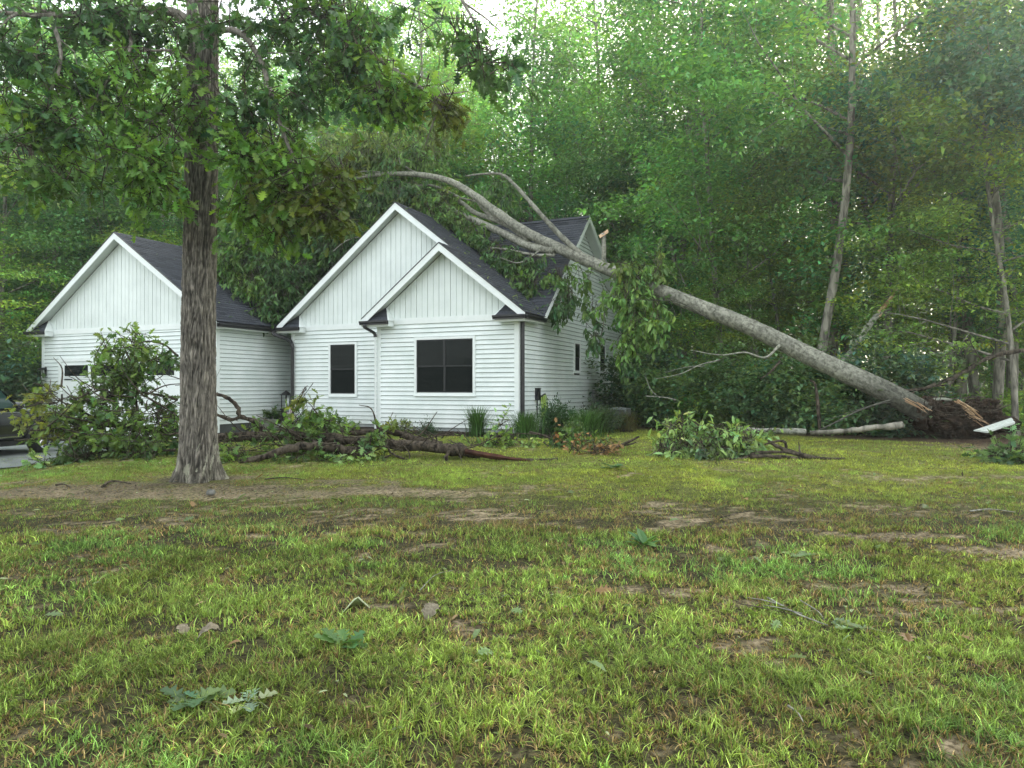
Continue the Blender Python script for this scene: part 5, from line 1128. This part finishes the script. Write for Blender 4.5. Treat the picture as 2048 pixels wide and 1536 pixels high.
for i, (y, z) in enumerate(((-.12, .30), (.0, .30), (.12, .30), (-.15, .2), (-.15, .1))):
    m = MB(); m.box((-.45, y - .05 if i < 3 else y - .012, z), (.45, y + .05 if i < 3 else y + .012, z + (.025 if i < 3 else .08))); m.obj('slat', wm_, be)
for x in (-.42, .42): m = MB(); m.box((x - .03, -.13, 0), (x + .03, .15, .3)); m.obj('leg', wm_, be)
# garden flag by the downspout: canton and stripes
fgp = HW(S2 - .03, T2 - .22, 0); fg = empty('garden_flag', (fgp[0], fgp[1], float(terr(fgp[0], fgp[1]))), R(-YAW), 'small stars and stripes flag hanging by the black entry downspout', 'flag')
zt_ = zat(813, S2, T2 - .2) - float(fg.location[2]); zb_ = zat(841, S2, T2 - .2) - float(fg.location[2])
fw_ = mat_plain('flag_white', (.62, .60, .62), .8); frd = mat_plain('flag_dull_red', (.20, .07, .09), .8); fbl = mat_plain('flag_dark_blue', (.06, .07, .12), .8)
m = MB(); m.tube([(-.14, .02, 0), (-.14, .02, zt_ + .03)], .008, 6); m.tube([(-.14, .02, zt_ + .01), (.16, .02, zt_ + .01)], .007, 6); m.obj('pole', M['black'], fg)
for i in range(9):
    x0 = -.11 + i * .028; m = MB(); y = .01 * math.sin(i * 1.1); y2 = .01 * math.sin(i * 1.1 + 1.1); z1 = zt_ if i > 4 else zt_ - .17
    m.add([(x0, y, zb_), (x0 + .028, y2, zb_), (x0 + .028, y2, z1), (x0, y, z1), (x0, y + .003, zb_), (x0 + .028, y2 + .003, zb_), (x0 + .028, y2 + .003, z1), (x0, y + .003, z1)], [np.array([(0, 1, 2, 3), (7, 6, 5, 4), (0, 4, 5, 1), (1, 5, 6, 2), (2, 6, 7, 3), (3, 7, 4, 0)])]); m.obj('stripe', fw_ if i % 2 else frd, fg)
m = MB(); m.box((-.11, -.012, zt_ - .168), (.03, .0, zt_)); m.obj('canton', fbl, fg)
m = MB()
for r_ in range(4):
    for c_ in range(4):
        x, z = -.095 + c_ * .033, zt_ - .02 - r_ * .04; pts = [(x + (.010 if k % 2 == 0 else .004) * math.sin(k * math.pi / 5), -.0135, z + (.010 if k % 2 == 0 else .004) * math.cos(k * math.pi / 5)) for k in range(10)]
        m.add(pts, [np.arange(10)])
m.obj('stars', fw_, fg)

# ------------------------------------------------------------------ black sport utility vehicle at the left edge
def car():
    fw = np.array([-11.45, 17.2]); phi = R(80); fx = np.array([math.cos(phi), math.sin(phi)]); rt_ = np.array([math.sin(phi), -math.cos(phi)])
    c = fw - rt_ * .84 - fx * 1.45; z = float(terr(c[0], c[1])) + .03
    e = empty('parked_car', (c[0], c[1], z), phi, 'black sport utility vehicle parked at the left edge, front half seen', 'car')
    pm = mat_noise('black_car_paint', (.006, .006, .008), (.009, .009, .011), 2, .18, 0, None, .6, coat=1)
    # cross sections along x: (x, half width, z bottom, z belt, z top, half width of top)
    S = [(-2.35, .78, .42, .95, 1.05, .70), (-2.28, .88, .34, 1.02, 1.5, .66), (-2.0, .94, .30, 1.06, 1.66, .68), (-1.2, .96, .28, 1.07, 1.74, .70), (-.3, .96, .28, 1.06, 1.76, .71), (.3, .96, .28, 1.05, 1.70, .69), (.62, .96, .28, 1.04, 1.50, .70), (.98, .96, .28, 1.04, 1.14, .78), (1.4, .96, .28, .98, 1.06, .80), (1.9, .93, .30, .93, 1.00, .76), (2.2, .86, .33, .82, .90, .66), (2.35, .72, .38, .62, .74, .58)]
    def ring(s):
        x, w_, zb, zl, zt, wt = s; return [(x, -w_ * .93, zb), (x, -w_, zb + .18), (x, -w_, zl - .18), (x, -w_ * .965, zl), (x, -wt, zt - .05), (x, -wt * .8, zt), (x, 0, zt + .03), (x, wt * .8, zt), (x, wt, zt - .05), (x, w_ * .965, zl), (x, w_, zl - .18), (x, w_, zb + .18), (x, w_ * .93, zb)]
    V = np.array([ring(s) for s in S]); n = V.shape[1]; i = np.arange(len(S) - 1)[:, None] * n; j = np.arange(n)[None]; k = (j + 1) % n
    m = MB(); m.add(V.reshape(-1, 3), [np.stack([i + j, i + n + j, i + n + k, i + k], -1).reshape(-1, 4), np.arange(n)[None, :], (np.arange(n)[::-1] + (len(S) - 1) * n)[None, :]])
    bo = m.obj('body', pm, e, True); md = bo.modifiers.new('bevel', 'SUBSURF'); md.levels = 1; md.render_levels = 2
    gl = mat_plain('car_glass', (.02, .05, .045), .04, .8)
    for sg in (-1, 1):
        for (x0, x1, xt0, xt1) in ((-.55, .72, -.45, .36), (-1.6, -.62, -1.5, -.55), (-2.15, -1.68, -2.0, -1.6)):
            m = MB(); m.add([(x0, sg * .955, 1.10), (x1, sg * .955, 1.09), (xt1, sg * .775, 1.60), (xt0, sg * .775, 1.62), (x0, sg * .94, 1.10), (x1, sg * .94, 1.09), (xt1, sg * .76, 1.60), (xt0, sg * .76, 1.62)], [np.array([(0, 1, 2, 3), (7, 6, 5, 4), (0, 4, 5, 1), (1, 5, 6, 2), (2, 6, 7, 3), (3, 7, 4, 0)])]); m.obj('side_window', gl, e)
        m = MB(); V, q = lump((.66, sg * 1.08, 1.16), (.10, .12, .09), 1, 12, 16, .0); m.add(V, [q]); m.obj('mirror', pm, e, True)
        m = MB(); m.box((-.5, sg * .955 - .01, .985), (.8, sg * .965 + .006, 1.0)); m.box((-.9, sg * .96 - .01, .42), (.85, sg * .965 + .008, .45)); m.obj('chrome_trim', mat_plain('chrome', (.5, .5, .5), .2, .5, 1), e)
        m = MB(); V, q = lump((2.06, sg * .78, .78), (.22, .13, .07), 2, 12, 18, 0); m.add(V, [q]); m.obj('headlight', mat_plain('headlight_glass', (.55, .62, .62), .1, .8), e, True)
        for dx in (-.05, -.95):
            m = MB(); m.box((dx - .1, sg * .97, .93), (dx + .1, sg * .99, .955)); m.obj('door_handle', mat_plain('chrome', (.5, .5, .5), .2, .5, 1), e)
    m = MB(); m.add([(.66, -.8, 1.10), (.66, .8, 1.10), (.30, .66, 1.66), (.30, -.66, 1.66), (1.0, -.82, 1.10), (1.0, .82, 1.10), (.36, .66, 1.69), (.36, -.66, 1.69)], [np.array([(4, 5, 6, 7)])]); m.obj('windshield', gl, e)
    ty = mat_plain('tyre_rubber', (.012, .012, .012), .8); ry = mat_plain('rim_silver', (.35, .36, .37), .25, .5, .9)
    for x in (1.45, -1.42):
        for sg in (-1, 1):
            w_ = bpy.data.objects.new('wheel', None); COL.objects.link(w_); w_.parent = e; w_.location = (x, sg * .87, .36); w_.rotation_euler = (0, 0, R(12) if x > 0 else 0)
            a = np.linspace(0, 2 * np.pi, 40, endpoint=False); prof = [(-.11, .25), (-.12, .33), (-.09, .36), (.09, .36), (.12, .33), (.11, .25)]
            V = np.array([[(math.cos(t) * r, y, math.sin(t) * r) for t in a] for y, r in prof]).reshape(-1, 3); i = np.arange(5)[:, None] * 40; j = np.arange(40)[None]; k = (j + 1) % 40
            m = MB(); m.add(V, [np.stack([i + j, i + k, i + 40 + k, i + 40 + j], -1).reshape(-1, 4)]); m.obj('tyre', ty, w_, True)
            m = MB(); V = np.array([[(math.cos(t) * r, y, math.sin(t) * r) for t in a] for y, r in ((sg * .10, .255), (sg * .125, .255), (sg * .115, .235), (sg * .03, .225))]).reshape(-1, 3); i = np.arange(3)[:, None] * 40
            m.add(V, [np.stack([i + j, i + k, i + 40 + k, i + 40 + j], -1).reshape(-1, 4)])
            for s_ in range(10):
                for dd in (-.07, .07):
                    t = s_ * 2 * np.pi / 10; m.tube([(math.cos(t) * .04, sg * .10, math.sin(t) * .04), (math.cos(t + dd) * .24, sg * .11, math.sin(t + dd) * .24)], .010, 4)
            m.tube([(0, sg * .07, 0), (0, sg * .115, 0)], .05, 16); m.obj('rim', ry, w_)
            m = MB(); m.tube([(0, sg * .0, 0), (0, sg * .02, 0)], .22, 24); m.obj('brake_disc', M['black'], w_)
            # wheel-arch lining
            m = MB(); t = np.linspace(0, np.pi, 20); A1 = [(x + math.cos(q) * .42, sg * .965, .36 + math.sin(q) * .40) for q in t]; m.tube(A1, .028, 6); m.obj('wheel_arch', M['black'], e, True)
    m = MB(); m.box((2.28, -.5, .5), (2.37, .5, .72)); m.obj('grille', M['black'], e)
    m = MB(); m.box((-2.2, -.86, .22), (2.1, .86, .34)); m.obj('underbody', M['black'], e)
car()

# ------------------------------------------------------------------ lawn
def lawn():
    rg = np.random.default_rng(101)
    def pts(n, y0, y1):
        Y = np.sqrt(rg.random(n) * (y1 ** 2 - y0 ** 2) + y0 ** 2); X = (Y * .78 + 1.0) * rg.uniform(-1, 1, n); return X, Y
    mb = MB(); tot = 0
    for y0, y1, dens, H, wd, two in ((2.2, 6.5, 3600, -.02, .0022, True), (2.2, 4.5, 10500, .043, .0025, True), (4.5, 7.5, 5800, .045, .0031, True), (7.5, 12, 3200, .038, .0036, False), (12, 21, 1050, .036, .0056, False)):
        area = .78 * (y1 ** 2 - y0 ** 2) + 2.0 * (y1 - y0); n = int(area * dens); X, Y = pts(n, y0, y1)
        # tufted: pull blades together into tufts
        tf_ = .28 if y1 < 8 else .12; g = .07 if y1 < 8 else .10; gx = np.floor(X / g); gy = np.floor(Y / g); hs_ = np.abs(np.sin(gx * 127.1 + gy * 311.7) * 43758.5453); hx = hs_ % 1; hy = (hs_ * 7.31) % 1; hz_ = (hs_ * 3.17) % 1
        X = X + ((gx - .3 + 1.6 * hx) * g - X) * tf_; Y = Y + ((gy - .3 + 1.6 * hy) * g - Y) * tf_
        b = bare(X, Y); dn = 1 - .95 * sm(b, .12, .7); dn = dn * np.clip(.05 + 3.2 * (fbm(X * 2.6, Y * 2.6 + 4, 4) - .26), .12, 1) * np.where(hz_ > .22, 1, .45)
        dn = np.clip(dn, .07, 1)
        we = wood_edge(X); keep = (rg.random(n) < dn) & (Y < we + .1 * rg.normal(0, 1, n)) & ((X - oc[0]) ** 2 + (Y - oc[1]) ** 2 > .36)
        L = TINV @ np.c_[X, Y, np.zeros(n), np.ones(n)].T
        keep &= ~((L[0] > -G0) & (L[0] < 1.15) & (L[1] > -1.1) & (L[1] < TB + 1)) & ~((L[0] < -G1 + .2) & (L[1] > -4.6)) & ~((L[0] < -9.0) & (L[1] > -4.2))
        keep &= ~((X > 10.2) & (Y > 14.9 + .3 * vnoise(X * 3, Y * 3)))
        X, Y, b, hz_ = X[keep], Y[keep], b[keep], hz_[keep]; n = len(X); tot += n
        Z = terr(X, Y) + .03 * (fbm(X * 4, Y * 4, 3) - .5) - .003
        tall = .25 + 1.5 * fbm(X * 2.1 + 3, Y * 2.1, 4) + .28 * rg.normal(0, 1, n); mat_ = H < 0; h = abs(H) * np.clip(tall, .35, 2) * (1 - .35 * sm(b, 0, .5)); a = rg.random(n) * 6.283
        o = np.c_[np.cos(a), np.sin(a), np.zeros(n)]; ln = (.03 + .05 * rg.random(n)) if mat_ else h * (.3 + 1.5 * rg.random(n) ** 1.5); sd = np.c_[-np.sin(a), np.cos(a), np.zeros(n)]
        rot = rg.normal(0, .6, n)[:, None]; sd = sd * np.cos(rot) + o * np.sin(rot)
        P = np.c_[X, Y, Z]; w_ = (wd * (.6 + .8 * rg.random(n)))[:, None]
        up = np.array([0, 0, 1.]) * h[:, None]
        # colour of the blades themselves: green near, yellowing farther out, straw in the thin strips
        yel = np.clip(sm(Y, 7.5, 11.5) * sm(X, -5, 0) * .95 + .9 * (fbm(X * .5 + 20, Y * .6, 3) - .35) + .25 * rg.normal(0, 1, n) * .5, 0, 1)
        straw = (rg.random(n) < np.clip(.06 + .75 * sm(b, -.15, .5) + .5 * ell(X, Y, .5, 7.9, 5.5, .7), 0, .8))
        c = np.array([.165, .245, .060])[None] * (1 - yel[:, None]) + np.array([.29, .34, .065])[None] * yel[:, None]
        blu = (fbm(X * .8 + 60, Y * .8, 3) > .56)[:, None]; c = np.where(blu, c * np.array([.85, 1.0, 1.08]), c) * (.65 + .7 * hz_[:, None])
        if mat_: straw = rg.random(n) < .6; c = c * .7
        c = np.where(straw[:, None], np.array([.22, .16, .075]), c) * (.5 + 1.0 * fbm(X * 1.1 + 70, Y * 1.1, 3))[:, None] * np.exp(rg.normal(0, .5 if two else .28, (n, 1)))
        if two:
            V = np.stack([P - sd * w_, P + sd * w_, P + up * .6 + o * (ln * .28)[:, None] - sd * w_ * .8, P + up * .6 + o * (ln * .28)[:, None] + sd * w_ * .8, P + up + o * ln[:, None]], 1)
            i = (np.arange(n) * 5)[:, None]; fs = [i + np.array([[0, 1, 3, 2]]), i + np.array([[2, 3, 4]])]; k = 5
        else:
            V = np.stack([P - sd * w_, P + sd * w_, P + up + o * ln[:, None]], 1); i = (np.arange(n) * 3)[:, None]; fs = [i + np.array([[0, 1, 2]])]; k = 3
        mb.v.append(V.reshape(-1, 3)); mb.c.append(np.repeat(c, k, axis=0)); [mb.f.append(f + mb.n) for f in fs]; mb.n += n * k
    print('blades', tot)
    tag(mb.obj('lawn_grass', M['grass'], col=True), 'patchy green lawn grass, yellowing toward the house', 'grass', kind='stuff')
lawn()
# fallen litter: countable leaves and twigs on the lawn
LR = np.random.default_rng(55)
def one_leaf(name, p, size, rz, col, kind, label, group=None, curl=.0, tilt=(0, 0), mat='leaf', cat='leaf'):
    S, fs = leaf_shape(kind); V = S.copy(); V[:, 0] -= .5; r = V[:, 0] ** 2 + V[:, 1] ** 2
    if curl: x = V[:, 0].copy(); V[:, 2] += curl * (.25 - x ** 2) * 2.2; V[:, 0] = x * (1 - .45 * curl); V[:, 2] -= np.abs(V[:, 1]) * curl * 1.5
    V = V * size; me = npmesh(name, V, fs, M[mat], np.tile(col, (len(V), 1)))
    o = link(name, me); o.location = p; o.rotation_euler = (tilt[0], tilt[1], rz); tag(o, label, cat, group); return o
S3 = lambda px, py, up=.035: gnd(px, py, up)
n = 0
for i in range(70):
    px = LR.uniform(20, 2030); py = LR.uniform(925, 1330) if i < 45 else LR.uniform(920, 1010)
    p = S3(px, py); g = LR.random(); col = (.16, .24, .10) if g < .45 else ((.10, .15, .04) if g < .7 else (.24, .15, .07))
    one_leaf('fallen_leaf', p, .09 + .07 * LR.random(), LR.random() * 6.28, np.array(col) * (.7 + .6 * LR.random()), 'oak' if LR.random() < .7 else 'long', ('pale green leaf' if g < .45 else 'dark green leaf' if g < .7 else 'brown leaf') + (' low on' if py > 1060 else ' far up') + ' the lawn below ' + ('the garage door', 'the oak trunk', 'the entry porch', 'the main gable', 'the twin window', 'the side wall', 'the leafy limb', 'the fallen trunk', 'the smooth log', 'the root mound')[min(int(px / 205), 9)], 'single leaves fallen on the lawn', .3 * LR.random(), (LR.normal(0, .3), LR.normal(0, .3)), cat='leaf')
# dry curled leaves that stand up out of the grass
def curled_leaf(px, py, L_, label, seed, yaw_, open_=.5):
    rg = np.random.default_rng(seed); p = S3(px, py, .0); e = empty('curled_dry_leaf', p, yaw_, label, 'dry leaf')
    nu, nv = 22, 14; u = np.linspace(0, 1, nu)[:, None]; v = np.linspace(-1, 1, nv)[None]
    wv = np.sin(np.clip(u * 1.08, 0, 1) * np.pi) ** .6 * .42 * (1 + .22 * np.sin(u * 22 + 1)); ang = v * 2.0 * (.6 + .4 * u)
    arch = u * 2.5 - .1; cx = .5 - .5 * np.cos(arch) ; cz = .62 * np.sin(arch)
    X = cx + .25 * wv * (np.cos(ang) - .2) * np.sin(arch); Yv = wv * np.sin(ang) * .9; Z = np.maximum(cz + .30 * wv * np.cos(ang), 0) + .012 * rg.normal(0, 1, (nu, nv)) + .03 * np.cos(v * 18)
    V = np.stack([X + 0 * v, Yv + 0 * u, Z + 0 * v], -1).reshape(-1, 3) * L_; i = np.arange(nu - 1)[:, None] * nv + np.arange(nv - 1)[None]
    q = np.stack([i, i + nv, i + nv + 1, i + 1], -1).reshape(-1, 4); edge = (np.abs(v) > .85) + 0 * u
    C = np.array([.20, .175, .125])[None, None] * (1 + .25 * np.cos(v * 20) + 0 * u)[..., None] * (1 + .2 * rg.normal(0, 1, (nu, nv)))[..., None]; C = np.where(edge[..., None] > 0, np.array([.42, .40, .30]), C)
    o = link('blade', npmesh('blade', V, [q], M['dry'], C.reshape(-1, 3), True), None, e); sd = o.modifiers.new('thick', 'SOLIDIFY'); sd.thickness = .0015
    m = MB(); m.tube([(0, 0, 0), (-.12 * L_, .02 * L_, .02 * L_), (-.25 * L_, .05 * L_, .0)], .0022, 5); m.obj('stalk', M['dry'], e, True, True)
curled_leaf(855, 1242, .135, 'rounded grey brown curled dry leaf standing in the grass right of centre', 3, 1.1)
curled_leaf(395, 1288, .155, 'arched grey brown curled dry leaf in the near lawn at left', 4, .3)
curled_leaf(372, 1272, .09, 'small curled brown leaf beside the arched dry leaf at left', 6, 2.6)
# folded pale leaf with dark inside
tl_ = S3(712, 1222, .0); e = empty('folded_leaf', tl_, .2, 'pale folded leaf standing like a tent over dark soil in the lawn', 'leaf')
m = MB(); m.add([(-.08, 0, .0), (.09, .02, .01), (.015, .03, .085), (-.01, .015, .075), (.10, .10, .0), (-.06, .11, .0)], [np.array([0, 3, 5]), np.array([3, 2, 4]), np.array([3, 4, 5]), np.array([2, 1, 4])], (.16, .20, .10)); m.obj('blade', M['dry'], e, False, True)
m = MB(); m.tube([(-.085, -.002, .0), (-.01, .012, .078), (.015, .028, .088), (.095, .018, .01)], [.003, .006, .006, .004], 5, (.45, .50, .33)); m.obj('pale_rim', M['dry'], e, False, True)
# broadleaf weeds and leaf sprigs
def sprig(name, px, py, size, n, col, label, cat, seed, up=.5, kind='oak'):
    rg = np.random.default_rng(seed); p = S3(px, py, .02); e = empty(name, p, 0, label, cat); mb = MB()
    a = rg.random(n) * 6.28; D = np.c_[np.cos(a), np.sin(a), up * rg.random(n)]; leaves(mb, rg.normal(0, size * .12, (n, 3)) * (1, 1, .2), D, size * (.6 + .6 * rg.random(n)), palette(n, col, .25, rg=rg), kind, rg, .8); mb.obj('leaves', M['leaf'], e, False, True)
    m = MB(); m.tube([(0, 0, 0), (size * .6, -size * .3, .01), (size * 1.1, -size * .9, .015)], [.004, .003, .002], 5, (.6, .7, .4)); m.obj('stem', M['bark_pale'], e, True, True)
sprig('leaf_sprig', 688, 1288, .17, 8, (.08, .17, .05), 'torn dark green leaf sprig with a pale stem in the near lawn', 'leaf sprig', 1, .6)
sprig('leaf_sprig', 500, 1402, .12, 6, (.26, .34, .22), 'pale silvery leaf sprig lying in the foreground grass', 'leaf sprig', 2, .1)
sprig('leaf_sprig', 395, 1400, .15, 9, (.10, .17, .07), 'wilted leaf sprig left of the silvery sprig', 'leaf sprig', 3, .3)
sprig('leaf_sprig', 1598, 1112, .13, 6, (.22, .30, .13), 'bright pale leaves on the lawn at right', 'leaf sprig', 4, .2)
sprig('leaf_sprig', 1290, 1090, .20, 10, (.08, .17, .045), 'broad dark green weed in the lawn right of centre', 'weed', 5, .9, 'long')
sprig('leaf_sprig', 1705, 1255, .15, 6, (.16, .24, .12), 'pale wilted leaves at the end of the fallen twig', 'leaf sprig', 6, .2)
sprig('leaf_sprig', 1225, 935, .22, 10, (.07, .14, .05), 'dark green leafy sprig below the brown leaf heap', 'leaf sprig', 7, .3)
sprig('leaf_sprig', 1760, 872, .45, 60, (.09, .20, .06), 'fresh green weed clump at the lawn edge below the grey log', 'weed', 8, 1.2, 'long')
sprig('leaf_sprig', 1878, 858, .40, 60, (.09, .18, .05), 'green sprouting plant at the foot of the root mound', 'weed', 9, 2.4, 'long')
sprig('leaf_sprig', 1820, 868, .35, 30, (.14, .19, .06), 'yellowish sprouting leaves between the weed clump and root mound', 'weed', 10, 1.8, 'long')
for i, (pth, r, lab) in enumerate((
 (((1535, 1195), (1590, 1225), (1655, 1250)), .008, 'grey forked twig lying in the lawn at right'), (((1600, 1200), (1635, 1222), (1648, 1240)), .005, 'thin pale twig beside the grey forked twig'),
 (((1480, 1207), (1540, 1218), (1600, 1232)), .005, 'long thin dark twig left of the forked twig'), (((1575, 1410), (1595, 1425), (1605, 1442)), .006, 'short pale stick in the foreground grass at right'),
 (((1440, 1035), (1490, 1023), (1530, 1022)), .008, 'thin dark stick on the brown strip of lawn'), (((205, 973), (225, 962), (262, 967)), .02, 'dark crooked stick on the bare soil left of the oak'),
 (((112, 970), (128, 968), (142, 974)), .015, 'short dark stick at the far left of the bare soil'), (((530, 958), (570, 955), (610, 959)), .012, 'dark stick on the bare soil right of the oak'),
 (((1940, 1022), (1980, 1018), (2030, 1024)), .010, 'pale thin stick near the right edge of the lawn'), (((840, 1180), (870, 1150), (905, 1140)), .004, 'fine pale grass stem near the curled leaf'))):
    P = [S3(a, b, .03) for a, b in pth]; c = P[1]; e = empty('twig_on_lawn', c, 0, lab, 'twig'); m = MB(); m.tube(smooth_path(np.array(P) - c, 5), np.linspace(r, r * .4, 11), 6, wob=.2); m.obj('stem', M['bark_dark' if 'dark' in lab else 'bark_pale'], e, True, True)
    if i in (0,):
        for d in (.3, .6): q = P[0] + (P[2] - P[0]) * d - c; m = MB(); m.tube([q, q + (-.12, .10, .01), q + (-.22, .12, .02)], [.005, .004, .002], 5); m.obj('side_twig', M['bark_pale'], e, True, True)
def litter():
    rg = np.random.default_rng(8); n = 5200; Y = np.sqrt(rg.random(n) * (17 ** 2 - 3 ** 2) + 9); X = Y * rg.uniform(-.76, .76, n); b = bare(X, Y)
    L = TINV @ np.c_[X, Y, np.zeros(n), np.ones(n)].T; k = (fbm(X * .9 + 7, Y * 1.2, 3) + .25 * b + .25 * rg.random(n) > .62) & ~((L[0] > -G0) & (L[0] < 1.1) & (L[1] > -1.2)) & (Y < wood_edge(X) + .5); X, Y = X[k], Y[k]; n = len(X)
    pal = np.array([(.20, .15, .08), (.08, .055, .035), (.10, .14, .05), (.20, .24, .13), (.035, .028, .02)]); c = pal[rg.integers(0, 5, n)] * np.exp(rg.normal(0, .3, (n, 1)))
    mb = MB(); D = rg.normal(0, 1, (n, 3)) * (1, 1, .15); leaves(mb, np.c_[X, Y, terr(X, Y) + .03 * rg.random(n) + .012], D, .025 + .07 * rg.random(n) ** 2, c, 'long', rg, .8)
    tag(mb.obj('leaf_litter', M['dry'], col=True), 'small leaf scraps and twigs littered over the lawn', 'litter', kind='stuff')
litter()
# stone by the bare patch
m = MB(); V, q = lump((0, 0, .02), (.06, .05, .04), 9, 14, 18, .5); m.add(V, [q]); o = m.obj('stone', mat_noise('grey_stone2', (.08, .08, .07), (.2, .2, .18), 12, .9, .4), None, True); o.location = S3(422, 988); tag(o, 'dark round stone on the bare soil in front of the oak', 'stone')

# ------------------------------------------------------------------ haze volume, added to lift the brightness of the woods
def haze():
    m = bpy.data.materials.new('haze_veil'); m.use_nodes = True; t = m.node_tree; t.nodes.remove(t.nodes['Principled BSDF'])
    v = t.nodes.new('ShaderNodeVolumePrincipled'); v.inputs['Density'].default_value = .0018; v.inputs['Color'].default_value = (.88, .95, .90, 1); v.inputs['Anisotropy'].default_value = .7
    t.links.new(v.outputs[0], t.nodes['Material Output'].inputs['Volume'])
    b = MB(); b.box((-180, -30, -3), (180, 265, 40)); b.obj('haze', m, kind='stuff')
haze()

# leaf scraps caught on the shingles
def roof_scraps():
    rg = np.random.default_rng(12); mb = MB(); P = []
    for i in range(150):
        r_ = 4.3 * rg.random(); t = -.2 + (valley(r_) + .3) * rg.random()
        if r_ > S1 / 2 + OV and t < T2 - OV: continue
        P.append(HW(-OV + r_, t, EZ + MS * r_ + .035))
    for i in range(70):
        r_ = 3.6 * rg.random(); P.append(HW(G1 - OV + r_, -1.2 + 4 * rg.random(), EZ + MG * r_ + .035))
    P = np.array(P); n = len(P); D = rg.normal(0, 1, (n, 3)) * (1, 1, .5)
    leaves(mb, P, D, .05 + .12 * rg.random(n) ** 2, palette(n, (.13, .20, .07), .4, rg=rg), 'long', rg, .7)
    tag(mb.obj('leaf_scraps', M['leaf'], col=True), 'torn leaf scraps scattered on the charcoal roof slopes', 'leaf scraps', kind='stuff')
roof_scraps()
# alike neighbours: say which one by its place among them
def tell_apart():
    by = {}
    for o in SC.objects:
        if o.parent is None and o.get('label') and o.get('group'): by.setdefault(o['label'], []).append(o)
    for lab, L in by.items():
        if not 2 <= len(L) <= 6: continue
        L.sort(key=lambda o: o.location.x / max(o.location.y, .1)); n = len(L)
        nm = {2: ['left', 'right'], 3: ['left', 'middle', 'right']}.get(n, ['leftmost', 'second', 'third', 'fourth', 'fifth', 'sixth'][:n])
        for o, q in zip(L, nm): o['label'] = lab + (', the %s one' % q if n < 4 or q == 'leftmost' else ', %s from left' % q)
tell_apart()
